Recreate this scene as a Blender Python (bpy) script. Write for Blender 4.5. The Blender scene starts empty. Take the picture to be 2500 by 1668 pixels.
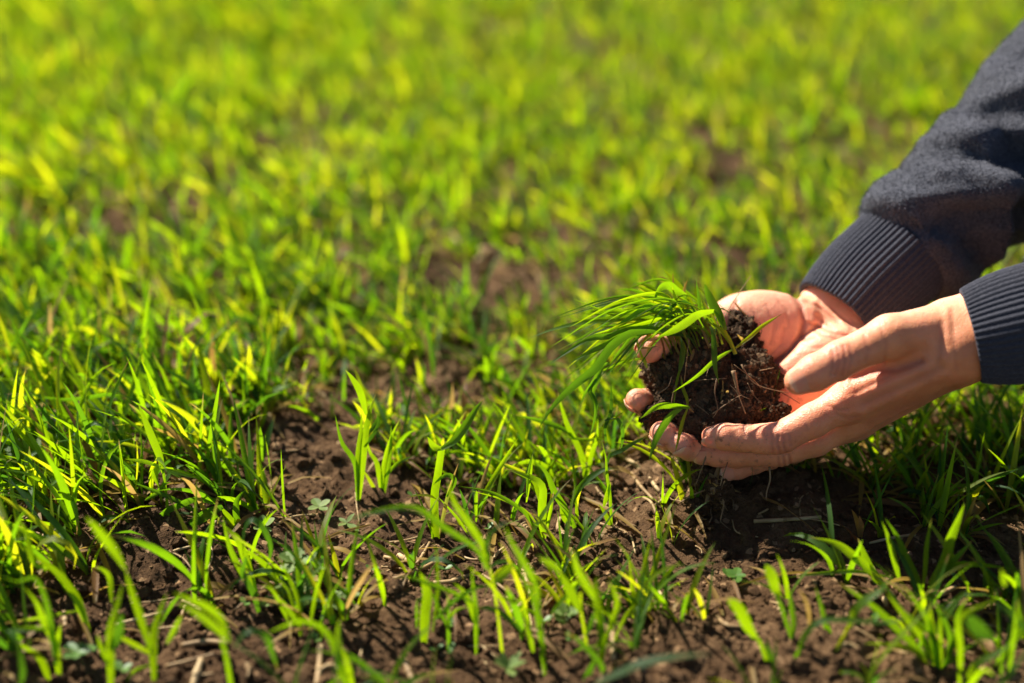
import bpy, math, random
import numpy as np

# ------------------------------------------------------------------ camera
PITCH = math.radians(27.0)
CAM_H = 0.5025
LENS = 50.0
scene = bpy.context.scene
cam_data = bpy.data.cameras.new("camera")
cam = bpy.data.objects.new("camera", cam_data)
scene.collection.objects.link(cam)
cam.location = (0, 0, CAM_H)
cam.rotation_euler = (math.pi / 2 - PITCH, 0, 0)
cam_data.lens = LENS
cam_data.sensor_width = 36.0
cam_data.clip_start = 0.02
cam_data.clip_end = 500.0
cam_data.dof.use_dof = True
cam_data.dof.focus_distance = 0.866
cam_data.dof.aperture_fstop = 2.2
scene.camera = cam

# ------------------------------------------------------------------ sky and sun
SUN_DIR = np.array([-0.50, 0.50, 0.68]); SUN_DIR /= np.linalg.norm(SUN_DIR)
world = bpy.data.worlds.new("World")
scene.world = world
world.use_nodes = True
wn = world.node_tree.nodes; wl = world.node_tree.links
bg = wn["Background"]
sky = wn.new("ShaderNodeTexSky")
sky.sky_type = 'NISHITA'
sky.sun_disc = False
sky.sun_elevation = math.asin(SUN_DIR[2])
sky.sun_rotation = math.atan2(SUN_DIR[0], SUN_DIR[1])
sky.altitude = 900
sky.dust_density = 0.4
wl.new(sky.outputs[0], bg.inputs[0])
bg.inputs[1].default_value = 0.05
sun_data = bpy.data.lights.new("sun", 'SUN')
sun_data.energy = 5.0
sun_data.angle = math.radians(0.53)
sun_data.color = (1.0, 0.945, 0.85)
sun = bpy.data.objects.new("sun", sun_data)
scene.collection.objects.link(sun)
from mathutils import Vector, Matrix
sun.rotation_euler = Vector(SUN_DIR).to_track_quat('Z', 'Y').to_euler()

scene.view_settings.view_transform = 'Standard'
scene.view_settings.look = 'None'
scene.view_settings.exposure = 1.25
scene.view_settings.gamma = 1.0
scene.view_settings.use_curve_mapping = False
scene.render.engine = 'CYCLES'
scene.cycles.use_denoising = True
scene.cycles.max_bounces = 8
scene.cycles.transparent_max_bounces = 8
scene.cycles.caustics_reflective = False
scene.cycles.caustics_refractive = False
scene.cycles.sample_clamp_indirect = 6.0

# ------------------------------------------------------------------ layout helpers
CP = np.array([0, 0, CAM_H])
FWD = np.array([0, math.cos(PITCH), -math.sin(PITCH)])
UP = np.array([0, math.sin(PITCH), math.cos(PITCH)])
RT = np.array([1.0, 0, 0])
TOW = -FWD
KP = 36.0 / LENS / 2500.0

def W(px, py, d):
    "a spot of the photograph at distance d in front of the camera, in metres"
    return CP + d * (FWD + (px - 1250.0) * KP * RT - (py - 834.0) * KP * UP)

def ground_depth(py):
    return CAM_H / (math.sin(PITCH) + (py - 834.0) * KP * math.cos(PITCH))

def proj(P):
    P = np.asarray(P, float) - CP
    d = P @ FWD
    return 1250 + (P @ RT) / d / KP, 834 - (P @ UP) / d / KP, d

def camdir(r, u, t):
    v = r * RT + u * UP + t * TOW
    return v / np.linalg.norm(v)

# ------------------------------------------------------------------ noise
def _hash(ix, iy, iz, seed):
    h = (ix.astype(np.int64) * 374761393 + iy.astype(np.int64) * 668265263 + iz.astype(np.int64) * 2147483647 + seed * 1274126177) & 0xFFFFFFFF
    h = ((h ^ (h >> 13)) * 1274126177) & 0xFFFFFFFF
    h = ((h ^ (h >> 16)) * 2246822519) & 0xFFFFFFFF
    h = h ^ (h >> 15)
    return (h & 0xFFFF) / 32767.5 - 1.0

def vnoise(P, scale, seed=0):
    q = P / scale
    i = np.floor(q); f = q - i
    f = f * f * (3 - 2 * f)
    i = i.astype(np.int64)
    out = 0
    for dx in (0, 1):
        wx = f[:, 0] if dx else 1 - f[:, 0]
        for dy in (0, 1):
            wy = f[:, 1] if dy else 1 - f[:, 1]
            for dz in (0, 1):
                wz = f[:, 2] if dz else 1 - f[:, 2]
                out = out + wx * wy * wz * _hash(i[:, 0] + dx, i[:, 1] + dy, i[:, 2] + dz, seed)
    return out

# ------------------------------------------------------------------ mesh helpers
COL = scene.collection

def build_mesh(name, V, Fs, smooth=True, attr=None):
    V = np.asarray(V, np.float32)
    Fs = [np.asarray(f, np.int32) for f in Fs if len(f)]
    m = bpy.data.meshes.new(name)
    m.vertices.add(len(V)); m.vertices.foreach_set("co", V.ravel())
    loops = np.concatenate([f.ravel() for f in Fs])
    sizes = np.concatenate([np.full(len(f), f.shape[1], np.int32) for f in Fs])
    starts = np.concatenate([[0], np.cumsum(sizes)[:-1]]).astype(np.int32)
    m.loops.add(len(loops)); m.loops.foreach_set("vertex_index", loops)
    m.polygons.add(len(sizes)); m.polygons.foreach_set("loop_start", starts)
    m.polygons.foreach_set("use_smooth", np.full(len(sizes), smooth, bool))
    if attr is not None:
        a = m.attributes.new("tint", 'FLOAT_COLOR', 'POINT')
        a.data.foreach_set("color", np.asarray(attr, np.float32).ravel())
    m.update(calc_edges=True)
    m.validate()
    return m

def link(name, mesh, mat=None, parent=None, label=None, cat=None, group=None, kind=None):
    o = bpy.data.objects.new(name, mesh)
    COL.objects.link(o)
    if mat is not None and mesh is not None and not mesh.materials:
        mesh.materials.append(mat)
    if parent is not None:
        o.parent = parent
        if parent.type == 'EMPTY':      # meshes are laid out in world space
            o.matrix_parent_inverse = Matrix.Translation(-parent.location)
    if label: o["label"] = label
    if cat: o["category"] = cat
    if group: o["group"] = group
    if kind: o["kind"] = kind
    return o

def thing(name, loc, label, cat, group=None):
    o = link(name, None, None, None, label, cat, group)
    o.location = loc
    o.empty_display_size = 0.01
    return o

# ------------------------------------------------------------------ materials
def mat_new(name):
    m = bpy.data.materials.new(name)
    m.use_nodes = True
    nt = m.node_tree
    for n in list(nt.nodes):
        nt.nodes.remove(n)
    out = nt.nodes.new("ShaderNodeOutputMaterial")
    def N(t, **kw):
        n = nt.nodes.new("ShaderNode" + t)
        for k, v in kw.items():
            if k.startswith("i_"):
                key = k[2:].replace("_", " ")
                n.inputs[key].default_value = v
            else:
                setattr(n, k, v)
        return n
    def L(a, b):
        nt.links.new(a, b)
    return m, N, L, out

def ramp(N, stops, interp='LINEAR'):
    r = N("ValToRGB")
    r.color_ramp.interpolation = interp
    e = r.color_ramp.elements
    while len(e) < len(stops):
        e.new(0.5)
    for i, (p, c) in enumerate(stops):
        e[i].position = p
        e[i].color = (*c, 1)
    return r

def mixc(N, L, fac, a, b, mode='MIX'):
    n = N("Mix", data_type='RGBA', blend_type=mode)
    for sock, v in ((n.inputs[0], fac), (n.inputs[6], a), (n.inputs[7], b)):
        if hasattr(v, "links"):
            L(v, sock)
        elif isinstance(v, (int, float)):
            sock.default_value = v
        else:
            sock.default_value = (*v, 1)
    return n.outputs[2]

def math_n(N, L, op, a, b=None, clamp=False):
    n = N("Math", operation=op, use_clamp=clamp)
    for sock, v in zip(n.inputs, (a, b)):
        if v is None: continue
        if hasattr(v, "links"): L(v, sock)
        else: sock.default_value = v
    return n.outputs[0]

def noise_n(N, L, vec, scale, detail=4.0, rough=0.6):
    n = N("TexNoise")
    n.inputs["Scale"].default_value = scale
    n.inputs["Detail"].default_value = detail
    n.inputs["Roughness"].default_value = rough
    if vec is not None: L(vec, n.inputs["Vector"])
    return n

def make_leaf_mat():
    m, N, L, out = mat_new("wheat_leaf")
    at = N("Attribute", attribute_name="tint")
    sep = N("SeparateColor"); L(at.outputs["Color"], sep.inputs[0])
    rnd, t, dry = sep.outputs[0], sep.outputs[1], sep.outputs[2]
    across = at.outputs["Alpha"]
    geo = N("NewGeometry")
    nz = noise_n(N, L, geo.outputs["Position"], 90.0, 3.0)
    green = ramp(N, [(0.0, (0.026, 0.075, 0.014)), (0.45, (0.040, 0.110, 0.008)), (0.8, (0.070, 0.150, 0.006)), (1.0, (0.13, 0.18, 0.008))])
    L(rnd, green.inputs[0])
    dryc = ramp(N, [(0.0, (0.42, 0.27, 0.035)), (0.4, (0.40, 0.26, 0.07)), (0.7, (0.40, 0.26, 0.11)), (1.0, (0.22, 0.10, 0.03))])
    L(rnd, dryc.inputs[0])
    # dryness: whole-leaf value, stronger toward tips, broken up by noise
    f = math_n(N, L, 'ADD', dry, math_n(N, L, 'MULTIPLY', math_n(N, L, 'SUBTRACT', nz.outputs[0], 0.5), 0.35))
    mr = N("MapRange", clamp=True); L(f, mr.inputs[0])
    mr.inputs[1].default_value = 0.35; mr.inputs[2].default_value = 0.6
    base = mixc(N, L, mr.outputs[0], green.outputs[0], dryc.outputs[0])
    # pale base of each shoot
    sh = N("MapRange", clamp=True); L(t, sh.inputs[0])
    sh.inputs[1].default_value = 0.0; sh.inputs[2].default_value = 0.16; sh.inputs[3].default_value = 0.55; sh.inputs[4].default_value = 0.0
    base = mixc(N, L, sh.outputs[0], base, (0.20, 0.21, 0.06))
    # lengthwise veins
    v = math_n(N, L, 'SINE', math_n(N, L, 'MULTIPLY', across, 42.0))
    v2 = math_n(N, L, 'MULTIPLY', v, 0.12)
    vf = math_n(N, L, 'ADD', v2, 1.0)
    hv = N("HueSaturation"); L(base, hv.inputs["Color"]); L(vf, hv.inputs["Value"])
    base = hv.outputs[0]
    trg = ramp(N, [(0.0, (0.07, 0.19, 0.006)), (0.35, (0.20, 0.40, 0.003)), (0.7, (0.385, 0.59, 0.002)), (1.0, (0.66, 0.68, 0.008))])
    L(rnd, trg.inputs[0])
    trd = mixc(N, L, 0.5, dryc.outputs[0], (0.45, 0.27, 0.05))
    tcol = mixc(N, L, mr.outputs[0], trg.outputs[0], trd)
    nb = noise_n(N, L, geo.outputs["Position"], 45.0, 4.0, 0.6)
    vv = math_n(N, L, 'MULTIPLY', vf, math_n(N, L, 'ADD', math_n(N, L, 'MULTIPLY', nb.outputs[0], 0.7), 0.65))
    tr = N("HueSaturation"); L(tcol, tr.inputs["Color"]); L(vv, tr.inputs["Value"])
    bp = N("Bump", i_Strength=0.25, i_Distance=0.0004); L(v, bp.inputs["Height"])
    p = N("BsdfPrincipled", i_Roughness=0.48)
    p.inputs["Specular IOR Level"].default_value = 0.32
    L(base, p.inputs["Base Color"]); L(bp.outputs[0], p.inputs["Normal"])
    tl = N("BsdfTranslucent"); L(tr.outputs[0], tl.inputs["Color"]); L(bp.outputs[0], tl.inputs["Normal"])
    mx = N("MixShader"); mx.inputs[0].default_value = 0.61
    L(p.outputs[0], mx.inputs[1]); L(tl.outputs[0], mx.inputs[2])
    L(mx.outputs[0], out.inputs[0])
    return m

def make_soil_mat(name, dark, mid, light, far_green=False, bump=0.002, s=1.0):
    m, N, L, out = mat_new(name)
    geo = N("NewGeometry")
    pos = geo.outputs["Position"]
    n1 = noise_n(N, L, pos, 35.0 * s, 6.0, 0.65)
    n2 = noise_n(N, L, pos, 380.0 * s, 4.0, 0.7)
    n3 = noise_n(N, L, pos, 7.0, 3.0, 0.5)
    f = math_n(N, L, 'ADD', math_n(N, L, 'MULTIPLY', n1.outputs[0], 0.5), math_n(N, L, 'MULTIPLY', n2.outputs[0], 0.5))
    f = math_n(N, L, 'ADD', f, math_n(N, L, 'MULTIPLY', math_n(N, L, 'SUBTRACT', n3.outputs[0], 0.5), 0.6))
    r = ramp(N, [(0.30, dark), (0.52, mid), (0.72, light)])
    L(f, r.inputs[0])
    col = r.outputs[0]
    # sparse pale grit
    vo = N("TexVoronoi", feature='F1'); vo.inputs["Scale"].default_value = 300.0
    L(pos, vo.inputs["Vector"])
    g = N("SeparateColor"); L(vo.outputs["Color"], g.inputs[0])
    gm = math_n(N, L, 'GREATER_THAN', g.outputs[0], 0.965)
    col = mixc(N, L, math_n(N, L, 'MULTIPLY', gm, 0.6), col, tuple(min(1, c * 1.9) for c in light))
    if far_green:
        sx = N("SeparateXYZ"); L(pos, sx.inputs[0])
        mr = N("MapRange", clamp=True); L(sx.outputs[1], mr.inputs[0])
        mr.inputs[1].default_value = 3.5; mr.inputs[2].default_value = 7.0
        nf = noise_n(N, L, pos, 14.0, 5.0, 0.7)
        gr = ramp(N, [(0.35, (0.06, 0.10, 0.012)), (0.6, (0.10, 0.19, 0.015))])
        L(nf.outputs[0], gr.inputs[0])
        col = mixc(N, L, mr.outputs[0], col, gr.outputs[0])
    p = N("BsdfPrincipled", i_Roughness=0.95)
    p.inputs["Specular IOR Level"].default_value = 0.15
    L(col, p.inputs["Base Color"])
    b1 = N("Bump", i_Strength=0.9, i_Distance=bump); L(n1.outputs[0], b1.inputs["Height"])
    n4 = noise_n(N, L, pos, 1100.0 * s, 2.0, 0.6)
    b2 = N("Bump", i_Strength=1.0, i_Distance=bump * 0.45); L(n2.outputs[0], b2.inputs["Height"]); L(b1.outputs[0], b2.inputs["Normal"])
    b3 = N("Bump", i_Strength=1.0, i_Distance=bump * 0.22); L(n4.outputs[0], b3.inputs["Height"]); L(b2.outputs[0], b3.inputs["Normal"])
    b2 = b3
    L(b2.outputs[0], p.inputs["Normal"])
    L(p.outputs[0], out.inputs[0])
    return m

def make_skin_mat():
    m, N, L, out = mat_new("skin")
    at = N("Attribute", attribute_name="tint")
    sep = N("SeparateColor"); L(at.outputs["Color"], sep.inputs[0])
    red, palm, crease = sep.outputs[0], sep.outputs[1], sep.outputs[2]
    geo = N("NewGeometry"); pos = geo.outputs["Position"]
    n1 = noise_n(N, L, pos, 60.0, 4.0, 0.6)
    n2 = noise_n(N, L, pos, 260.0, 3.0, 0.6)
    base = mixc(N, L, palm, (0.74, 0.30, 0.135), (0.89, 0.47, 0.29))
    base = mixc(N, L, math_n(N, L, 'MULTIPLY', red, 0.6), base, (0.72, 0.25, 0.135))
    r = ramp(N, [(0.35, (0.85, 0.74, 0.70)), (0.65, (1.08, 1.04, 1.02))]); L(n1.outputs[0], r.inputs[0])
    base = mixc(N, L, 0.8, base, r.outputs[0], 'MULTIPLY')
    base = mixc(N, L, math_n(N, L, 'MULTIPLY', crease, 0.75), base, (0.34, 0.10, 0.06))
    vo = N("TexVoronoi", feature='DISTANCE_TO_EDGE'); vo.inputs["Scale"].default_value = 700.0
    L(pos, vo.inputs["Vector"])
    n6 = noise_n(N, L, pos, 110.0, 4.0, 0.7)
    h = math_n(N, L, 'ADD', math_n(N, L, 'MULTIPLY', vo.outputs[0], 0.7), math_n(N, L, 'MULTIPLY', n2.outputs[0], 0.9))
    h = math_n(N, L, 'ADD', h, math_n(N, L, 'MULTIPLY', n6.outputs[0], 0.5))
    bp = N("Bump", i_Strength=0.6, i_Distance=0.0008); L(h, bp.inputs["Height"])
    n3 = noise_n(N, L, pos, 24.0, 5.0, 0.65)
    blot = ramp(N, [(0.42, (0, 0, 0)), (0.62, (1, 1, 1))]); L(n3.outputs[0], blot.inputs[0])
    base = mixc(N, L, math_n(N, L, 'MULTIPLY', blot.outputs[0], 0.35), base, (0.70, 0.24, 0.15))
    # soil rubbed into the skin close to the clod
    sm = N("VectorMath", operation='DISTANCE'); L(pos, sm.inputs[0]); sm.inputs[1].default_value = tuple(W(1760, 980, 0.885))
    near = N("MapRange", clamp=True); L(sm.outputs["Value"], near.inputs[0])
    near.inputs[1].default_value = 0.040; near.inputs[2].default_value = 0.066; near.inputs[3].default_value = 1.0; near.inputs[4].default_value = 0.0
    n5 = noise_n(N, L, pos, 170.0, 6.0, 0.75)
    sp = ramp(N, [(0.54, (0, 0, 0)), (0.66, (1, 1, 1))]); L(n5.outputs[0], sp.inputs[0])
    base = mixc(N, L, math_n(N, L, 'MULTIPLY', sp.outputs[0], math_n(N, L, 'MULTIPLY', near.outputs[0], 0.75)), base, (0.07, 0.04, 0.022))
    p = N("BsdfPrincipled", i_Roughness=0.46)
    p.inputs["Specular IOR Level"].default_value = 0.42
    p.inputs["Subsurface Weight"].default_value = 0.42
    p.inputs["Subsurface Radius"].default_value = (1.0, 0.32, 0.16)
    p.inputs["Subsurface Scale"].default_value = 0.0042
    L(base, p.inputs["Base Color"]); L(bp.outputs[0], p.inputs["Normal"])
    L(p.outputs[0], out.inputs[0])
    return m

def make_nail_mat():
    m, N, L, out = mat_new("fingernail")
    at = N("Attribute", attribute_name="tint")
    sep = N("SeparateColor"); L(at.outputs["Color"], sep.inputs[0])
    base = mixc(N, L, sep.outputs[0], (0.74, 0.29, 0.17), (0.76, 0.42, 0.26))
    p = N("BsdfPrincipled", i_Roughness=0.55)
    p.inputs["Specular IOR Level"].default_value = 0.15
    p.inputs["Subsurface Weight"].default_value = 0.6
    p.inputs["Subsurface Radius"].default_value = (1.0, 0.4, 0.25)
    p.inputs["Subsurface Scale"].default_value = 0.002
    L(base, p.inputs["Base Color"])
    L(p.outputs[0], out.inputs[0])
    return m

def make_cloth_mat(name, c0, c1, scale, bump, sheen):
    m, N, L, out = mat_new(name)
    geo = N("NewGeometry"); pos = geo.outputs["Position"]
    n1 = noise_n(N, L, pos, scale, 3.0, 0.75)
    n2 = noise_n(N, L, pos, scale * 0.33, 2.0, 0.6)
    r = ramp(N, [(0.38, c0), (0.64, c1)]); L(n1.outputs[0], r.inputs[0])
    h = math_n(N, L, 'ADD', n1.outputs[0], math_n(N, L, 'MULTIPLY', n2.outputs[0], 0.8))
    bp = N("Bump", i_Strength=1.0, i_Distance=bump); L(h, bp.inputs["Height"])
    p = N("BsdfPrincipled", i_Roughness=0.95)
    p.inputs["Specular IOR Level"].default_value = 0.1
    p.inputs["Sheen Weight"].default_value = sheen
    p.inputs["Sheen Roughness"].default_value = 0.45
    p.inputs["Sheen Tint"].default_value = (0.85, 0.85, 1.0, 1)
    L(r.outputs[0], p.inputs["Base Color"]); L(bp.outputs[0], p.inputs["Normal"])
    L(p.outputs[0], out.inputs[0])
    return m

def make_simple_mat(name, stops, scale, rough=0.7, translucent=0.0, bump=0.0003):
    m, N, L, out = mat_new(name)
    geo = N("NewGeometry"); pos = geo.outputs["Position"]
    oi = N("ObjectInfo")
    n1 = noise_n(N, L, pos, scale, 4.0, 0.65)
    f = math_n(N, L, 'ADD', n1.outputs[0], math_n(N, L, 'MULTIPLY', math_n(N, L, 'SUBTRACT', oi.outputs["Random"], 0.5), 0.3))
    r = ramp(N, stops); L(f, r.inputs[0])
    bp = N("Bump", i_Strength=0.6, i_Distance=bump); L(n1.outputs[0], bp.inputs["Height"])
    p = N("BsdfPrincipled", i_Roughness=rough)
    p.inputs["Specular IOR Level"].default_value = 0.3
    L(r.outputs[0], p.inputs["Base Color"]); L(bp.outputs[0], p.inputs["Normal"])
    if translucent:
        tl = N("BsdfTranslucent")
        hs = N("HueSaturation", i_Value=2.2, i_Saturation=1.1); L(r.outputs[0], hs.inputs["Color"])
        L(hs.outputs[0], tl.inputs["Color"])
        mx = N("MixShader"); mx.inputs[0].default_value = translucent
        L(p.outputs[0], mx.inputs[1]); L(tl.outputs[0], mx.inputs[2])
        L(mx.outputs[0], out.inputs[0])
    else:
        L(p.outputs[0], out.inputs[0])
    return m

M_LEAF = make_leaf_mat()
M_SOIL = make_soil_mat("field_soil", (0.034, 0.017, 0.0075), (0.128, 0.069, 0.031), (0.27, 0.165, 0.082), True, 0.0065)
M_CLOD = make_soil_mat("held_soil", (0.018, 0.010, 0.006), (0.050, 0.029, 0.015), (0.13, 0.082, 0.043), False, 0.0016, 2.0)
M_SKIN = make_skin_mat()
M_NAIL = make_nail_mat()
M_FLEECE = make_cloth_mat("grey_fleece", (0.034, 0.036, 0.046), (0.115, 0.117, 0.132), 640.0, 0.0035, 0.22)
M_RIB = make_cloth_mat("ribbed_knit", (0.026, 0.027, 0.036), (0.074, 0.075, 0.090), 1300.0, 0.0006, 0.12)
M_STRAW = make_simple_mat("dry_straw", [(0.25, (0.17, 0.10, 0.04)), (0.5, (0.34, 0.22, 0.095)), (0.75, (0.52, 0.38, 0.19))], 60.0, 0.6)
M_ROOT = make_simple_mat("root_fibre", [(0.3, (0.10, 0.055, 0.025)), (0.7, (0.34, 0.21, 0.10))], 120.0, 0.7)
M_WEED = make_simple_mat("weed_leaf", [(0.25, (0.09, 0.15, 0.03)), (0.5, (0.14, 0.21, 0.045)), (0.8, (0.22, 0.28, 0.08))], 150.0, 0.6, 0.35)
M_SPROUT = make_simple_mat("sprout_leaf", [(0.25, (0.06, 0.14, 0.02)), (0.8, (0.12, 0.22, 0.04))], 100.0, 0.45, 0.35)
M_WEEDSTEM = make_simple_mat("weed_stem", [(0.3, (0.10, 0.06, 0.03)), (0.7, (0.14, 0.12, 0.04))], 100.0, 0.6)

# ------------------------------------------------------------------ implicit surfaces
def surface_nets(D, org, h):
    ins = D < 0
    c = np.zeros(tuple(s - 1 for s in D.shape), np.int8)
    for dx in (0, 1):
        for dy in (0, 1):
            for dz in (0, 1):
                c += ins[dx:dx + c.shape[0], dy:dy + c.shape[1], dz:dz + c.shape[2]]
    act = (c > 0) & (c < 8)
    ii = np.argwhere(act)
    idx = np.full(c.shape, -1, np.int64)
    idx[act] = np.arange(len(ii))
    acc = np.zeros((len(ii), 3)); cnt = np.zeros(len(ii))
    corners = [np.array(x) for x in np.ndindex(2, 2, 2)]
    for a in range(3):
        e = np.zeros(3, int); e[a] = 1
        for q in corners:
            if q[a]: continue
            p0 = ii + q; p1 = p0 + e
            d0 = D[p0[:, 0], p0[:, 1], p0[:, 2]]; d1 = D[p1[:, 0], p1[:, 1], p1[:, 2]]
            cr = (d0 < 0) != (d1 < 0)
            t = np.where(cr, d0 / np.where(cr, d0 - d1, 1), 0)
            pos = q[None, :] + t[:, None] * e[None, :]
            acc[cr] += pos[cr]; cnt[cr] += 1
    V = org + h * (ii + acc / np.maximum(cnt, 1)[:, None])
    quads = []
    for a in range(3):
        b, g = (a + 1) % 3, (a + 2) % 3
        sl0 = [slice(None)] * 3; sl1 = [slice(None)] * 3
        sl0[a] = slice(0, -1); sl1[a] = slice(1, None)
        ch = ins[tuple(sl0)] != ins[tuple(sl1)]
        e = np.argwhere(ch)
        ok = (e[:, b] > 0) & (e[:, g] > 0) & (e[:, b] < c.shape[b]) & (e[:, g] < c.shape[g])
        e = e[ok]
        eb = np.zeros(3, int); eb[b] = 1
        eg = np.zeros(3, int); eg[g] = 1
        def ix(p): return idx[p[:, 0], p[:, 1], p[:, 2]]
        q = np.stack([ix(e), ix(e - eb), ix(e - eb - eg), ix(e - eg)], 1)
        s = ins[e[:, 0], e[:, 1], e[:, 2]]
        q = np.where(s[:, None], q, q[:, ::-1])
        quads.append(q)
    Q = np.concatenate(quads)
    Q = Q[(Q >= 0).all(1)]
    return V, Q

def mesh_sdf(fn, lo, hi, h, margin):
    lo = np.array(lo, float); hi = np.array(hi, float)
    B = 5
    nc = np.ceil((hi - lo) / (h * B)).astype(int)
    n = nc * B + 1
    gx = [lo[i] + h * B * (np.arange(nc[i]) + 0.5) for i in range(3)]
    cc = np.stack(np.meshgrid(*gx, indexing='ij'), -1).reshape(-1, 3)
    dc = fn(cc)
    near = np.abs(dc) < h * B * 0.9 + margin
    D = np.repeat(np.repeat(np.repeat(dc.reshape(nc), B, 0), B, 1), B, 2).astype(np.float32)
    D = np.pad(D, ((0, 1),) * 3, mode='edge')
    mask = np.repeat(np.repeat(np.repeat(near.reshape(nc), B, 0), B, 1), B, 2)
    mask = np.pad(mask, ((0, 1),) * 3, mode='edge')
    m2 = mask.copy()
    for a in range(3):
        r = np.roll(m2, 1, a); m2 |= r
    pts = np.argwhere(m2)
    P = lo + h * pts
    for k in range(0, len(P), 400000):
        q = pts[k:k + 400000]
        D[q[:, 0], q[:, 1], q[:, 2]] = fn(P[k:k + 400000])
    return surface_nets(D, lo, h)

def smin(a, b, k):
    t = np.clip(0.5 + 0.5 * (b - a) / k, 0, 1)
    return b + (a - b) * t - k * t * (1 - t)

def rcone(P, a, b, ra, rb):
    ab = b - a
    t = np.clip(((P - a) @ ab) / (ab @ ab), 0, 1)
    return np.linalg.norm(P - a - t[:, None] * ab, axis=1) - (ra + (rb - ra) * t)

def ellipsoid(P, c, axes, rad):
    q = (P - c) @ np.array(axes).T
    k0 = np.linalg.norm(q / rad, axis=1)
    k1 = np.linalg.norm(q / (np.array(rad) ** 2), axis=1)
    return k0 * (k0 - 1) / np.maximum(k1, 1e-9)

def chain(P, pts, k=0.004):
    d = None
    for (a, ra), (b, rb) in zip(pts[:-1], pts[1:]):
        e = rcone(P, a, b, ra, rb)
        d = e if d is None else smin(d, e, k)
    return d

def polydist2(px, py, poly):
    best = np.full(len(px), 1e9)
    poly = np.array(poly, float)
    for a, b in zip(poly[:-1], poly[1:]):
        ab = b - a
        t = np.clip(((px - a[0]) * ab[0] + (py - a[1]) * ab[1]) / (ab @ ab), 0, 1)
        dd = (px - a[0] - t * ab[0]) ** 2 + (py - a[1] - t * ab[1]) ** 2
        best = np.minimum(best, dd)
    return np.sqrt(best)

def normals_of(V, Q):
    n = np.cross(V[Q[:, 2]] - V[Q[:, 0]], V[Q[:, 3]] - V[Q[:, 1]])
    out = np.zeros_like(V)
    for i in range(4):
        np.add.at(out, Q[:, i], n)
    return out / np.maximum(np.linalg.norm(out, axis=1), 1e-12)[:, None]

# ------------------------------------------------------------------ the two hands
MM = 0.001

class Hand:
    def __init__(self):
        self.palm = []      # (a, b, ra, rb)
        self.balls = []     # (centre, axes, radii, k)
        self.fingers = []   # list of [(pt, r), ...] from knuckle to tip
        self.thumb = None
        self.marks = []     # (poly, amp mm (+groove, -ridge), width px, dmin, dmax)
        self.nails = []     # (tip, joint, r, normal, width, length)
        self.tips = []
    def sdf(self, P):
        d = None
        for a, b, ra, rb in self.palm:
            e = rcone(P, a, b, ra, rb)
            d = e if d is None else smin(d, e, 0.009)
        for c, ax, r, k in self.balls:
            d = smin(d, ellipsoid(P, c, ax, r), k)
        f = None
        for pts in self.fingers:
            e = chain(P, pts, 0.0035)
            f = e if f is None else smin(f, e, 0.0011)
        d = smin(d, f, 0.006)
        d = smin(d, chain(P, self.thumb, 0.005), self.thumb_k)
        near = np.abs(d) < 0.006
        if near.any():
            Q = P[near]
            px, py, dep = proj(Q)
            add = np.zeros(len(Q))
            for poly, amp, wd, d0, d1 in self.marks:
                pa = np.array(poly, float)
                s = (px > pa[:, 0].min() - 3 * wd) & (px < pa[:, 0].max() + 3 * wd) & (py > pa[:, 1].min() - 3 * wd) & (py < pa[:, 1].max() + 3 * wd) & (dep > d0) & (dep < d1)
                if s.any():
                    r = polydist2(px[s], py[s], poly)
                    add[s] += amp * MM * np.exp(-(r / wd) ** 2)
            d[near] += add
        return d

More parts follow.
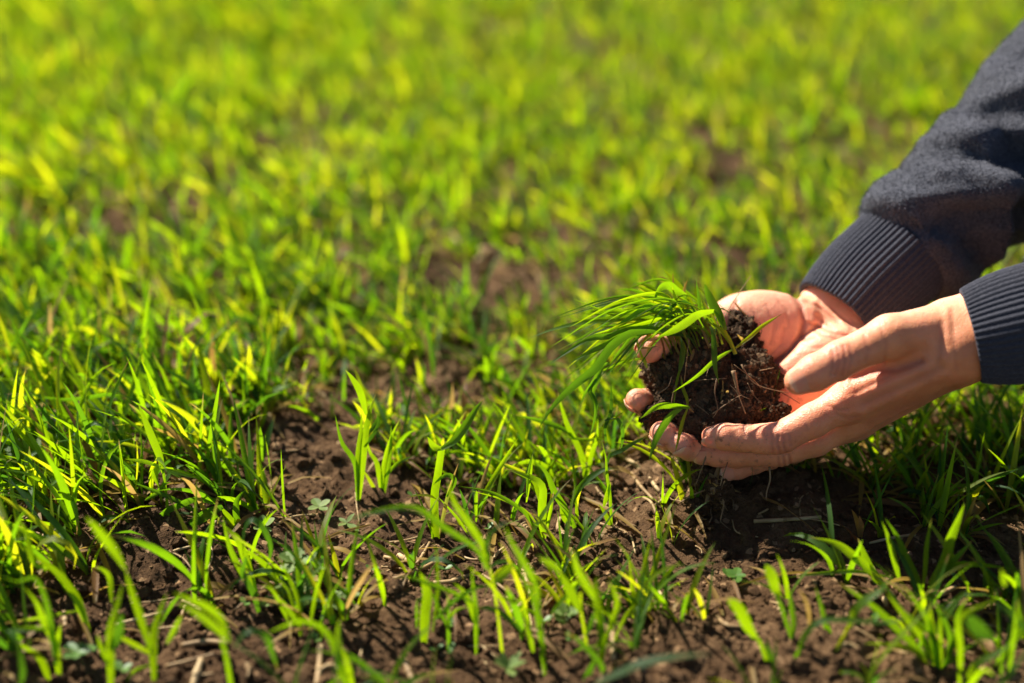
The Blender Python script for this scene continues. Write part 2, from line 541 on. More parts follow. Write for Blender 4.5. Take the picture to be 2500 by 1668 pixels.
def hand_object(hd, lo, hi, parent, h=0.0009, palm_dir=None):
    V, Q = mesh_sdf(hd.sdf, lo, hi, h, 0.002)
    # light Laplacian smoothing
    E = np.concatenate([Q[:, [0, 1]], Q[:, [1, 2]], Q[:, [2, 3]], Q[:, [3, 0]]])
    deg = np.bincount(E.ravel(), minlength=len(V))
    for it in range(2):
        S = np.zeros_like(V)
        for ax in range(3):
            S[:, ax] = np.bincount(E[:, 0], V[E[:, 1], ax], len(V)) + np.bincount(E[:, 1], V[E[:, 0], ax], len(V))
        V = V * 0.5 + 0.5 * S / np.maximum(deg, 1)[:, None]
    nr = normals_of(V, Q)
    red = np.zeros(len(V))
    for tp, sg in hd.tips:
        red = np.maximum(red, np.exp(-(np.linalg.norm(V - tp, axis=1) / sg) ** 2))
    palm = np.clip(nr @ palm_dir * 0.9 + 0.45, 0, 1)
    px, py, dep = proj(V)
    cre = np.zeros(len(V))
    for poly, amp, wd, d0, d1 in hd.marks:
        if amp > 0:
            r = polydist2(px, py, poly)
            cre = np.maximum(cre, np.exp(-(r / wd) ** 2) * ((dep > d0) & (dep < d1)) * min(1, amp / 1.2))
    attr = np.stack([red, palm, cre, np.ones(len(V))], 1)
    m = build_mesh("hand", V, [Q], True, attr)
    o = link("hand", m, M_SKIN, parent)
    for (T, J, r, n, wd, ln) in hd.nails:
        a = T - J; a /= np.linalg.norm(a)
        n = n - a * (n @ a); n /= np.linalg.norm(n)
        b = np.cross(n, a)
        nu, nv = 15, 17
        verts = []; tint = []
        s0 = r * 0.80 - ln
        for j in range(nv):
            v = j / (nv - 1)
            s = s0 + ln * v
            prof = (1 - abs(2 * v - 1) ** 3.2) ** 0.5 if v < 0.5 else (1 - ((v - 0.5) / 0.5) ** 3.5 * 0.92) ** 0.5
            for i in range(nu):
                u = 2 * i / (nu - 1) - 1
                w_ = u * wd * 0.5 * max(prof, 0.02)
                sp = max(s, 0)
                hgt = r * 1.02 + 0.0004 - (sp ** 2) / (2.1 * r) - w_ * w_ / (1.75 * r)
                if v < 0.12: hgt -= 0.0007 * (1 - v / 0.12)
                # slide the plate back along the finger as the curve of the tip asks
                verts.append(T + a * s + b * w_ + n * hgt)
                tint.append((1.0 if v > 0.90 else max(0, (v - 0.82) / 0.08), v, abs(u), 1))
        top = len(verts)
        for p in list(verts):
            verts.append(p - n * 0.0007)
        tint = tint + tint
        F = []
        for j in range(nv - 1):
            for i in range(nu - 1):
                q = (j * nu + i, j * nu + i + 1, (j + 1) * nu + i + 1, (j + 1) * nu + i)
                F.append(q); F.append(tuple(top + k for k in q[::-1]))
        ring = [i for i in range(nu)] + [j * nu + nu - 1 for j in range(1, nv)] + [(nv - 1) * nu + i for i in range(nu - 2, -1, -1)] + [j * nu for j in range(nv - 2, 0, -1)]
        for x, y in zip(ring, ring[1:] + ring[:1]):
            F.append((y, x, top + x, top + y))
        link("fingernail", build_mesh("fingernail", verts, [np.array(F)], True, tint), M_NAIL, o)
    return o

def J(px, py, d, r_mm):
    return (W(px, py, d), r_mm * MM)

person = thing("person", W(2800, 900, 0.9) * np.array([1, 1, 0]), "person in a dark grey fleece reaching in from the right with cupped hands", "person")

# --- hand nearer the camera: back to the camera, thumb on top
nh = Hand()
wr = W(2375, 836, 0.832)
nh.palm = [
    (W(2335, 850, 0.832), W(2068, 985, 0.852), 15 * MM, 11.0 * MM),
    (W(2338, 872, 0.842), W(2078, 1022, 0.868), 14.5 * MM, 11.2 * MM),
    (W(2335, 885, 0.855), W(2090, 1030, 0.888), 13.5 * MM, 10.8 * MM),
    (W(2330, 880, 0.868), W(2105, 1018, 0.906), 13.0 * MM, 10.5 * MM),
    (W(2330, 808, 0.845), W(2700, 706, 0.820), 20 * MM, 24 * MM),
    (W(2352, 852, 0.838), W(2710, 748, 0.815), 19 * MM, 24 * MM),
    (W(2350, 858, 0.856), W(2710, 752, 0.832), 18 * MM, 23 * MM),
]
nh.balls = [(W(2165, 880, 0.846), np.stack([camdir(0.9, 0.42, 0), camdir(-0.42, 0.9, 0), FWD]), np.array([25, 13, 7]) * MM, 0.010), (W(2250, 860, 0.862), np.stack([RT, UP, FWD]), np.array([34, 20, 20]) * MM, 0.010)]
nh.thumb = [J(2312, 800, 0.840, 15.5), J(2172, 822, 0.829, 12.3), J(2052, 879, 0.824, 10.6), J(1990, 910, 0.822, 9.9), J(1950, 930, 0.822, 8.3)]
nh.thumb_k = 0.006
nh.fingers = [
    [J(2066, 982, 0.852, 11.0), J(1985, 1027, 0.852, 9.9), J(1903, 1070, 0.857, 9.6), J(1860, 1072, 0.858, 8.6), J(1812, 1070, 0.859, 8.0), J(1770, 1066, 0.860, 7.8), J(1736, 1065, 0.862, 5.9)],
    [J(2078, 1022, 0.870, 11.0), J(1990, 1075, 0.872, 9.6), J(1905, 1101, 0.874, 9.4), J(1850, 1105, 0.875, 8.3), J(1800, 1108, 0.876, 7.9), J(1750, 1108, 0.877, 7.6), J(1714, 1106, 0.879, 6.4)],
    [J(2090, 1030, 0.890, 10.6), J(1940, 1092, 0.893, 9.2), J(1880, 1112, 0.892, 8.2), J(1838, 1126, 0.888, 7.7), J(1800, 1140, 0.886, 7.4), J(1770, 1149, 0.885, 6.4)],
    [J(2105, 1018, 0.906, 10.0), J(1990, 1080, 0.912, 8.2), J(1930, 1105, 0.912, 7.2), J(1880, 1112, 0.908, 6.6), J(1850, 1112, 0.905, 5.8)],
]
nh.marks = [
    ([(2250, 882), (2190, 905), (2125, 909), (2080, 925)], 1.6, 10, 0.78, 0.90),
    ([(2046, 850), (2050, 880), (2040, 915)], 0.7, 5, 0.7, 0.86), ([(2060, 846), (2064, 880), (2056, 915)], 0.8, 5, 0.7, 0.86),
    ([(2074, 845), (2079, 875), (2070, 908)], 0.6, 5, 0.7, 0.86), ([(2034, 858), (2036, 885), (2028, 915)], 0.7, 5, 0.7, 0.86),
    ([(1900, 1065), (1898, 1085), (1905, 1105)], 1.1, 4.5, 0.7, 0.90), ([(1914, 1068), (1914, 1088), (1918, 1106)], 1.0, 4.5, 0.7, 0.90),
    ([(1888, 1064), (1885, 1082), (1888, 1104)], 0.8, 4.5, 0.7, 0.90), ([(1929, 1066), (1931, 1086)], 0.8, 4.5, 0.7, 0.9),
    ([(1818, 1036), (1815, 1052), (1818, 1066)], 0.8, 6, 0.7, 0.90), ([(1893, 1028), (1898, 1042)], 0.9, 6, 0.7, 0.90),
    ([(1912, 1112), (1916, 1136)], 1.0, 4.5, 0.7, 0.92), ([(1926, 1110), (1930, 1132)], 1.0, 4.5, 0.7, 0.92), ([(1900, 1114), (1902, 1138)], 0.8, 4.5, 0.7, 0.92),
    ([(2070, 950), (2060, 968), (2045, 985)], -1.3, 20, 0.7, 0.9),
    ([(2075, 975), (2150, 945), (2250, 905)], -0.7, 10, 0.7, 0.9), ([(2100, 1010), (2200, 965), (2310, 915)], -0.8, 10, 0.7, 0.9),
    ([(2110, 985), (2200, 945), (2300, 895)], 0.6, 10, 0.7, 0.9), ([(2120, 1035), (2220, 990), (2330, 945)], 0.5, 9, 0.7, 0.9),
    ([(2090, 960), (2130, 940), (2180, 915)], 0.5, 4.5, 0.7, 0.9), ([(2020, 990), (2040, 1000), (2070, 1000)], 0.6, 4.5, 0.7, 0.9), ([(2040, 1010), (2070, 1020), (2100, 1015)], 0.5, 4.5, 0.7, 0.9),
    ([(1960, 1010), (1970, 1030), (1970, 1050)], 0.4, 4.5, 0.7, 0.9), ([(2110, 820), (2120, 850), (2115, 880)], 0.45, 4.5, 0.7, 0.9), ([(2150, 800), (2165, 840), (2160, 880)], 0.4, 5, 0.7, 0.9),
    ([(2300, 790), (2298, 850), (2290, 890)], 0.5, 8, 0.7, 0.9), ([(2322, 760), (2330, 830), (2335, 900)], 0.3, 5, 0.7, 0.9), ([(2312, 750), (2316, 830)], -0.5, 9, 0.7, 0.9), ([(2200, 800), (2260, 830), (2300, 870)], -0.5, 14, 0.7, .9),
]
nh.nails = [
    (nh.thumb[-1][0], nh.thumb[-3][0], 8.8 * MM, camdir(-0.10, 0.02, 1.0), 14.5 * MM, 16.5 * MM),
    (nh.fingers[0][-1][0], nh.fingers[0][-3][0], 6.9 * MM, camdir(0.0, -0.80, 0.60), 11 * MM, 12.0 * MM),
    (nh.fingers[1][-1][0], nh.fingers[1][-3][0], 6.9 * MM, camdir(0.0, -0.60, 0.80), 11.5 * MM, 13 * MM),
    (nh.fingers[2][-1][0], nh.fingers[2][-3][0], 6.8 * MM, camdir(0.0, -0.35, 0.94), 11 * MM, 13 * MM),
]
nh.tips = [(f[-1][0], 0.016) for f in nh.fingers] + [(nh.thumb[-1][0], 0.015), (W(2060, 968, 0.842), 0.014), (W(1903, 1075, 0.854), 0.011), (W(2056, 880, 0.814), 0.010)]

# --- hand farther from the camera: palm up and open to the camera
fh = Hand()
fh.palm = [
    (W(1990, 800, 0.940), W(1795, 930, 0.940), 15 * MM, 10.5 * MM),
    (W(2012, 822, 0.938), W(1795, 990, 0.930), 14.5 * MM, 10.5 * MM),
    (W(2035, 842, 0.932), W(1805, 1040, 0.916), 14 * MM, 10 * MM),
    (W(2055, 858, 0.924), W(1835, 1068, 0.905), 14 * MM, 10 * MM),
    (W(2012, 746, 0.948), W(2330, 390, 0.985), 17 * MM, 22 * MM),
    (W(2052, 785, 0.944), W(2370, 430, 0.982), 18 * MM, 23 * MM),
    (W(2082, 812, 0.938), W(2400, 460, 0.976), 16 * MM, 23 * MM),
]
fh.balls = [
    (W(1872, 800, 0.930), np.stack([camdir(0.95, -0.20, 0), camdir(0.20, 0.95, 0), FWD]), np.array([32, 24, 14]) * MM, 0.012),
    (W(1990, 960, 0.918), np.stack([camdir(0.8, 0.5, 0), camdir(-0.5, 0.8, 0), FWD]), np.array([34, 20, 12]) * MM, 0.010),
    (W(2060, 900, 0.918), np.stack([camdir(0.7, 0.6, 0), camdir(-0.6, 0.7, 0), FWD]), np.array([30, 18, 13]) * MM, 0.010),
    (W(1990, 890, 0.914), np.stack([camdir(0.7, 0.6, 0), camdir(-0.6, 0.7, 0), FWD]), np.array([30, 16, 12]) * MM, 0.010),
]
fh.thumb = [J(1930, 785, 0.936, 16.5), J(1795, 776, 0.935, 13.2), J(1690, 808, 0.918, 10.3), J(1626, 840, 0.900, 9.6), J(1584, 854, 0.887, 8.3)]
fh.thumb_k = 0.007
fh.fingers = [
    [J(1795, 930, 0.942, 10.6), J(1655, 985, 0.932, 9.0), J(1612, 990, 0.918, 8.4), J(1575, 983, 0.904, 8.1), J(1556, 977, 0.890, 7.4)],
    [J(1795, 990, 0.932, 10.8), J(1690, 1046, 0.922, 9.2), J(1655, 1060, 0.905, 8.6), J(1630, 1064, 0.886, 8.5), J(1617, 1059, 0.868, 7.9)],
    [J(1805, 1040, 0.920, 10.4), J(1740, 1092, 0.912, 8.8), J(1712, 1098, 0.896, 8.1), J(1685, 1092, 0.880, 8.0), J(1658, 1084, 0.866, 7.4)],
    [J(1835, 1062, 0.908, 9.8), J(1800, 1092, 0.905, 8.0), J(1770, 1095, 0.897, 7.0), J(1740, 1092, 0.894, 6.2)],
]
fh.marks = [
    ([(1938, 722), (1956, 750), (1962, 785), (1955, 820), (1930, 855), (1896, 882), (1868, 896)], 1.8, 7, 0.85, 0.97),
    ([(1955, 822), (1975, 812), (1995, 795)], 0.9, 5, 0.85, 0.97), ([(1960, 830), (1990, 822)], 0.9, 4.5, 0.85, 0.97),
    ([(1975, 790), (2005, 800), (2040, 815), (2070, 822)], 0.9, 5, 0.85, 0.97), ([(1985, 806), (2020, 822), (2050, 832)], 0.8, 4.5, 0.85, 0.97),
    ([(1985, 745), (1990, 765), (1985, 785)], -1.0, 12, 0.85, 0.97), ([(1948, 730), (1990, 745), (2050, 790)], 0.7, 4.5, 0.85, 0.97),
    ([(1970, 722), (2010, 745), (2070, 800)], -0.6, 7, 0.85, 0.97),
    ([(1890, 900), (1920, 885), (1950, 860)], -0.6, 10, 0.85, 0.97), ([(1905, 920), (1950, 905), (1985, 880)], 0.8, 5, 0.85, 0.97),
    ([(1900, 735), (1920, 760), (1926, 800)], 0.45, 4, 0.85, 0.97), ([(1870, 745), (1890, 790), (1880, 840)], 0.4, 4, 0.85, 0.97), ([(1835, 745), (1850, 790), (1845, 830)], 0.35, 4, 0.85, 0.97),
    ([(1915, 800), (1905, 840), (1880, 865)], 0.45, 4, 0.85, 0.97), ([(1990, 770), (2030, 800), (2060, 830)], 0.5, 4, 0.85, 0.97), ([(2000, 735), (2040, 762), (2080, 800)], 0.5, 4, 0.85, 0.97),
    ([(1985, 850), (2010, 850), (2040, 845)], 0.5, 4, 0.85, 0.97), ([(1930, 905), (1960, 890), (1985, 865)], 0.6, 4.5, 0.85, 0.97), ([(1940, 935), (1975, 915), (2000, 890)], 0.5, 4.5, 0.85, 0.97),
    ([(1800, 735), (1790, 760), (1785, 790)], 0.7, 5, 0.85, 0.97), ([(1850, 830), (1870, 850)], -0.6, 12, 0.85, 0.97),
]
fh.nails = [
    (fh.thumb[-1][0], fh.thumb[-3][0], 8.6 * MM, camdir(-0.3, 0.8, -0.5), 13 * MM, 14 * MM),
    (fh.fingers[0][-1][0], fh.fingers[0][-3][0], 7.8 * MM, camdir(-0.80, -0.55, 0.15), 11.5 * MM, 12 * MM),
    (fh.fingers[1][-1][0], fh.fingers[1][-3][0], 7.9 * MM, camdir(-0.65, -0.70, 0.30), 11.5 * MM, 12 * MM),
    (fh.fingers[2][-1][0], fh.fingers[2][-3][0], 7.5 * MM, camdir(-0.45, 0.05, 0.90), 11 * MM, 11 * MM),
]
fh.tips = [(f[-1][0], 0.017) for f in fh.fingers] + [(fh.thumb[-1][0], 0.016), (W(1880, 850, 0.90), 0.018), (W(1960, 950, 0.91), 0.03)]

def bounds(hd, pad=0.006):
    pts = []; rr = []
    for a, b, ra, rb in hd.palm:
        pts += [a, b]; rr += [ra, rb]
    for f in hd.fingers + [hd.thumb]:
        for p, r in f: pts.append(p); rr.append(r)
    for c, ax, r, k in hd.balls: pts.append(c); rr.append(max(r))
    pts = np.array(pts); rr = np.array(rr)[:, None]
    return (pts - rr).min(0) - pad, (pts + rr).max(0) + pad

hand_near = hand_object(nh, *bounds(nh), person, palm_dir=camdir(-0.1, 0.75, -0.65))
hand_near["label"] = "hand nearer the camera with its thumb on top"
hand_far = hand_object(fh, *bounds(fh), person, palm_dir=camdir(0, 0.4, 0.9))
hand_far["label"] = "farther hand, open palm turned up under the soil"

# ------------------------------------------------------------------ sleeves
def frames(C):
    T = np.gradient(C, axis=0); T /= np.linalg.norm(T, axis=1)[:, None]
    A = np.zeros_like(C); B = np.zeros_like(C)
    a = TOW - T[0] * (TOW @ T[0])
    for i in range(len(C)):
        a = a - T[i] * (a @ T[i]); a /= np.linalg.norm(a)
        A[i] = a; B[i] = np.cross(T[i], a)
    return T, A, B

def spline(pts, n):
    pts = np.array(pts, float)
    k = len(pts)
    ext = np.vstack([2 * pts[0] - pts[1], pts, 2 * pts[-1] - pts[-2]])
    seg = np.linalg.norm(np.diff(pts[:, :3], axis=0), axis=1)
    cum = np.concatenate([[0], np.cumsum(seg)])
    out = []
    for s in np.linspace(0, cum[-1], n):
        i = min(max(np.searchsorted(cum, s) - 1, 0), k - 2)
        t = (s - cum[i]) / seg[i]
        p0, p1, p2, p3 = ext[i], ext[i + 1], ext[i + 2], ext[i + 3]
        out.append(0.5 * ((2 * p1) + (-p0 + p2) * t + (2 * p0 - 5 * p1 + 4 * p2 - p3) * t * t + (-p0 + 3 * p1 - 3 * p2 + p3) * t ** 3))
    return np.array(out), cum[-1]

def tube_mesh(name, C, rad_fn, nv, cap_end=True):
    nu = len(C)
    T, A, B = frames(C)
    v = np.linspace(0, 2 * math.pi, nv, endpoint=False)
    V = np.zeros((nu, nv, 3))
    for i in range(nu):
        ra, rb = rad_fn(i, v)
        V[i] = C[i] + np.cos(v)[:, None] * A[i] * ra[:, None] + np.sin(v)[:, None] * B[i] * rb[:, None]
    ii, jj = np.meshgrid(np.arange(nu - 1), np.arange(nv), indexing='ij')
    j2 = (jj + 1) % nv
    F = np.stack([ii * nv + jj, ii * nv + j2, (ii + 1) * nv + j2, (ii + 1) * nv + jj], -1).reshape(-1, 4)
    V = V.reshape(-1, 3)
    tris = []
    if cap_end:
        V = np.vstack([V, C[-1][None]])
        k = (nu - 1) * nv
        tris = np.array([(k + j, k + (j + 1) % nv, len(V) - 1) for j in range(nv)])
    return V, [F, tris] if len(tris) else [F]

def cuff(parent, pts, r0, r1, el, nribs, length, tilt=None):
    C, Ls = spline(pts, 60)
    n = len(C)
    # inner lip, then the rim, then the outer face
    nv = nribs * 8
    v = np.linspace(0, 2 * math.pi, nv, endpoint=False)
    T, A, B = frames(C)
    rows = []
    rib = 0.5 + 0.5 * np.cos(nribs * v)
    rng = np.random.RandomState(5)
    wob = 0.0007 * np.sin(3 * v + 1) + 0.0006 * np.sin(5 * v + 2.2)
    def row(s, r, amp):
        x = s * (n - 1)
        i = int(min(max(x, 0), n - 1))
        rr = r + amp * (rib ** 0.7) + wob
        c = C[i] + (T[0] * (x / (n - 1) * Ls) if x < 0 else 0)
        return c + np.cos(v)[:, None] * A[i] * (rr * el)[:, None] + np.sin(v)[:, None] * B[i] * rr[:, None]
    rows.append(row(0.45, r0 - 0.0040, 0.0004))
    rows.append(row(0.12, r0 - 0.0036, 0.0005))
    rows.append(row(0.01, r0 - 0.0028, 0.0006))
    rows.append(row(0.0, r0 - 0.0012, 0.0008))
    rows.append(row(0.012, r0 + 0.0002, 0.0011))
    for k in range(26):
        s = 0.035 + (k / 25.0) * 0.965
        bul = 0.0016 * math.sin(math.pi * min(1, s * 1.1))
        rows.append(row(s, r0 + (r1 - r0) * s + bul, 0.00135))
    V = np.array(rows).reshape(-1, 3)
    nu = len(rows)
    ii, jj = np.meshgrid(np.arange(nu - 1), np.arange(nv), indexing='ij')
    j2 = (jj + 1) % nv
    F = np.stack([ii * nv + jj, ii * nv + j2, (ii + 1) * nv + j2, (ii + 1) * nv + jj], -1).reshape(-1, 4)
    return link("cuff", build_mesh("cuff", V, [F], True), M_RIB, parent)

def sleeve(pts, radii, folds, seed, el, creases=()):
    "radii: list of (arc position m, radius m); folds: (u, v0, skew, amp, width)"
    C, Ls = spline(pts, 300)
    us = np.linspace(0, Ls, len(C))
    R = np.interp(us, [a for a, b in radii], [b for a, b in radii])
    k = np.ones(5) / 5
    R[6:-6] = np.convolve(R, k, 'same')[6:-6]
    nv = 150
    T, A, B = frames(C)
    def rf(i, v):
        r = np.full(len(v), R[i])
        for (u, v0, sk, amp, wd, sp) in folds:
            ang = (v - v0 + math.pi) % (2 * math.pi) - math.pi
            x = (us[i] - u - sk * ang) / wd
            r = r + amp * np.exp(-x * x) * np.exp(-(ang / sp) ** 2)
        P = C[i] + np.cos(v)[:, None] * A[i] * 0.045 + np.sin(v)[:, None] * B[i] * 0.045
        ease = min(1, us[i] / 0.012)
        r = r + ease * (0.0035 * vnoise(P, 0.045, seed) + 0.0016 * vnoise(P, 0.017, seed + 1) + 0.0005 * vnoise(P, 0.004, seed + 2))
        return r * el, r
    V, F = tube_mesh("sleeve", C, rf, nv)
    if creases:      # folds laid across the side of the sleeve that faces the camera
        nrm = normals_of(V, F[0])
        ax = np.repeat(C, nv, 0); out = V[:len(ax)] - ax
        if (nrm[:len(ax)] * out).sum() < 0: nrm = -nrm
        px, py, dp = proj(V)
        fc = np.clip((nrm @ TOW) * 2.0 + 0.35, 0, 1)
        for poly, amp, wd in creases:
            V = V + nrm * (amp * MM * np.exp(-(polydist2(px, py, poly) / wd) ** 2) * fc)[:, None]
    o = link("sleeve", build_mesh("sleeve", V, F, True), M_FLEECE, person)
    # the short pile of the fleece
    r = np.random.RandomState(seed)
    q = F[0][:170 * nv]
    k = 42000
    f = q[r.randint(len(q), size=k)]
    a_, b_ = r.rand(k, 1), r.rand(k, 1)
    p = (V[f[:, 0]] * (1 - a_) + V[f[:, 1]] * a_) * (1 - b_) + (V[f[:, 3]] * (1 - a_) + V[f[:, 2]] * a_) * b_
    nn = np.cross(V[f[:, 2]] - V[f[:, 0]], V[f[:, 3]] - V[f[:, 1]])
    nn /= np.linalg.norm(nn, axis=1)[:, None] + 1e-12
    rd = r.randn(k, 3)
    rd -= nn * (rd * nn).sum(1)[:, None]; rd /= np.linalg.norm(rd, axis=1)[:, None]
    if (nn[0] @ (p[0] - C[min(len(C) - 1, 2)])) < 0: nn = -nn
    ln = 0.0014 + 0.0018 * r.rand(k, 1)
    sd = np.cross(rd, nn) * 0.0003
    tip = p + nn * ln * (0.35 + .5 * r.rand(k, 1)) + rd * ln * .8
    PV = np.stack([p - sd, p + sd, tip], 1).reshape(-1, 3)
    link("fleece_pile", build_mesh("fleece_pile", PV, [np.arange(3 * k).reshape(-1, 3)], False), M_FLEECE, o, kind="stuff")
    return o

# far arm: cuff from the wrist up to the seam, fleece beyond
far_c = [W(2046, 778, 0.942), W(2110, 708, 0.948), W(2200, 622, 0.955)]
far_s = [W(2196, 627, 0.955), W(2270, 560, 0.960), W(2420, 425, 0.975), W(2700, 130, 1.005), W(2860, -60, 1.03)]
s_far = sleeve(far_s + [W(3000, -420, 1.08), W(3200, -900, 1.16)],
    [(0, 0.0345), (0.004, 0.0395), (0.012, 0.0435), (0.03, 0.0455), (0.07, 0.048), (0.14, 0.054), (0.25, 0.060), (0.45, 0.075), (0.6, 0.085)],
    [(0.014, 3.2, 0.004, 0.007, 0.012, 1.6), (0.016, 0.2, 0.006, 0.003, 0.009, 1.3), (0.036, 0.7, 0.012, -0.010, 0.011, 1.2), (0.040, -2.6, 0.006, -0.010, 0.008, 0.9),
     (0.064, 0.3, -0.016, 0.012, 0.012, 1.4), (0.090, 0.1, -0.016, -0.012, 0.012, 1.4), (0.105, -2.5, 0.008, -0.005, 0.011, 0.9),
     (0.116, 0.2, -0.02, 0.010, 0.013, 1.5), (0.146, 0.4, -0.022, -0.011, 0.014, 1.3), (0.18, 0.3, -0.02, 0.009, 0.014, 1.3), (0.17, -2.4, 0.01, 0.004, 0.015, 1.0)], 11, 0.94,
    [([(2100, 494), (2165, 487), (2260, 487), (2340, 474), (2520, 466)], 5, 24), ([(2235, 560), (2330, 536), (2520, 528)], -9, 40), ([(2300, 640), (2370, 610), (2480, 600)], -6, 45),
     ([(2190, 572), (2245, 606), (2300, 652)], 3, 20), ([(2380, 372), (2450, 380), (2520, 395)], -8, 28), ([(2255, 346), (2350, 330), (2520, 312)], 5, 24), ([(2300, 420), (2400, 432), (2520, 440)], 4, 24),
     ([(2430, 140), (2520, 128)], -7, 26), ([(2390, 255), (2520, 205)], 5, 24), ([(2420, 700), (2470, 660), (2520, 640)], 3, 24)])
s_far["label"] = "fleece sleeve of the farther arm, running up out of the frame"
cuff(s_far, far_c, 0.0315, 0.0358, 0.92, 58, 0.058)
near_c = [W(2370, 823, 0.836), W(2450, 806, 0.832), W(2545, 785, 0.828)]
s_near = sleeve([W(2540, 787, 0.828), W(2640, 757, 0.822), W(2860, 680, 0.81), W(3300, 480, 0.82), W(3700, 180, 0.88), W(3900, -300, 0.98)],
    [(0, 0.033), (0.004, 0.040), (0.012, 0.046), (0.1, 0.048), (0.2, 0.056), (0.4, 0.075), (0.7, 0.085)],
    [(0.03, 0.5, 0.01, -0.005, 0.01, 1.2), (0.06, 0.3, -0.01, 0.006, 0.014, 1.2)], 23, 0.94)
s_near["label"] = "fleece sleeve of the arm nearer the camera"
cuff(s_near, near_c, 0.0270, 0.0345, 0.92, 52, 0.055)

# ------------------------------------------------------------------ the ground
def soil_h(x, y):
    P = np.stack([x, y, np.zeros_like(x)], 1)
    h = 0.010 * vnoise(P, 0.16, 3) + 0.006 * vnoise(P, 0.055, 4)
    h = h + 0.0060 * np.abs(vnoise(P, 0.030, 5)) + 0.0045 * np.abs(vnoise(P, 0.014, 6)) + 0.0030 * np.abs(vnoise(P, 0.0068, 7)) - 0.004
    return h

def axis(lo, hi, step, far, grow):
    a = list(np.arange(lo, hi, step))
    s = step
    x = a[-1]; right = []
    while x < far:
        s *= grow; x += s; right.append(x)
    s = step; x = lo; left = []
    return np.array(a + right)

xs = axis(0.0, 0.46, 0.0027, 80, 1.13)
xs = np.concatenate([-xs[1:][::-1], xs])
ys = axis(0.50, 1.25, 0.0027, 160, 1.06)
yb = []; y = 0.50; s = 0.004
while y > -20:
    s *= 1.18; y -= s; yb.append(y)
ys = np.concatenate([np.array(yb[::-1]), ys])
gx, gy = np.meshgrid(xs, ys, indexing='ij')
hz = soil_h(gx.ravel(), gy.ravel())
V = np.stack([gx.ravel(), gy.ravel(), hz], 1)
nx, ny = len(xs), len(ys)
ii, jj = np.meshgrid(np.arange(nx - 1), np.arange(ny - 1), indexing='ij')
F = np.stack([ii * ny + jj, (ii + 1) * ny + jj, (ii + 1) * ny + jj + 1, ii * ny + jj + 1], -1).reshape(-1, 4)
link("ground", build_mesh("ground", V, [F], True), M_SOIL, kind="structure")

def h1(x, y):
    return float(soil_h(np.array([x], float), np.array([y], float))[0])

# loose crumbs of earth lying on it
PHI = (1 + 5 ** 0.5) / 2
ICO_V = np.array([(-1, PHI, 0), (1, PHI, 0), (-1, -PHI, 0), (1, -PHI, 0), (0, -1, PHI), (0, 1, PHI), (0, -1, -PHI), (0, 1, -PHI), (PHI, 0, -1), (PHI, 0, 1), (-PHI, 0, -1), (-PHI, 0, 1)], float)
ICO_V /= np.linalg.norm(ICO_V[0])
ICO_F = np.array([(0, 11, 5), (0, 5, 1), (0, 1, 7), (0, 7, 10), (0, 10, 11), (1, 5, 9), (5, 11, 4), (11, 10, 2), (10, 7, 6), (7, 1, 8), (3, 9, 4), (3, 4, 2), (3, 2, 6), (3, 6, 8), (3, 8, 9), (4, 9, 5), (2, 4, 11), (6, 2, 10), (8, 6, 7), (9, 8, 1)])

def crumbs(pos, rad, rng, squash=0.75):
    n = len(pos)
    v = ICO_V[None] * (0.62 + 0.6 * rng.rand(n, 12, 1)) * (0.7 + 0.6 * rng.rand(n, 1, 3))
    a = rng.rand(n) * 6.28
    c, s = np.cos(a)[:, None], np.sin(a)[:, None]
    x = v[..., 0] * c - v[..., 1] * s; y = v[..., 0] * s + v[..., 1] * c
    v = np.stack([x, y, v[..., 2] * squash], -1) * rad[:, None, None] + pos[:, None, :]
    F = (ICO_F[None] + 12 * np.arange(n)[:, None, None]).reshape(-1, 3)
    return v.reshape(-1, 3), F

rng = np.random.RandomState(2)
n = 23000
y = 0.53 + 1.1 * rng.rand(n) ** 2.2
x = (rng.rand(n) * 2 - 1) * (0.04 + 0.40 * y)
r = 0.0005 + 0.0011 * rng.rand(n) + 0.0046 * rng.rand(n) ** 9
z = soil_h(x, y) + r * 0.25
cv, cf = crumbs(np.stack([x, y, z], 1), r, rng)
link("soil_crumbs", build_mesh("soil_crumbs", cv, [cf], False), M_SOIL, label="loose brown soil crumbs scattered over the field", cat="soil crumbs", kind="stuff")

# ------------------------------------------------------------------ leaf blades
def catmull(pts, n):
    return spline(pts, n)[0]

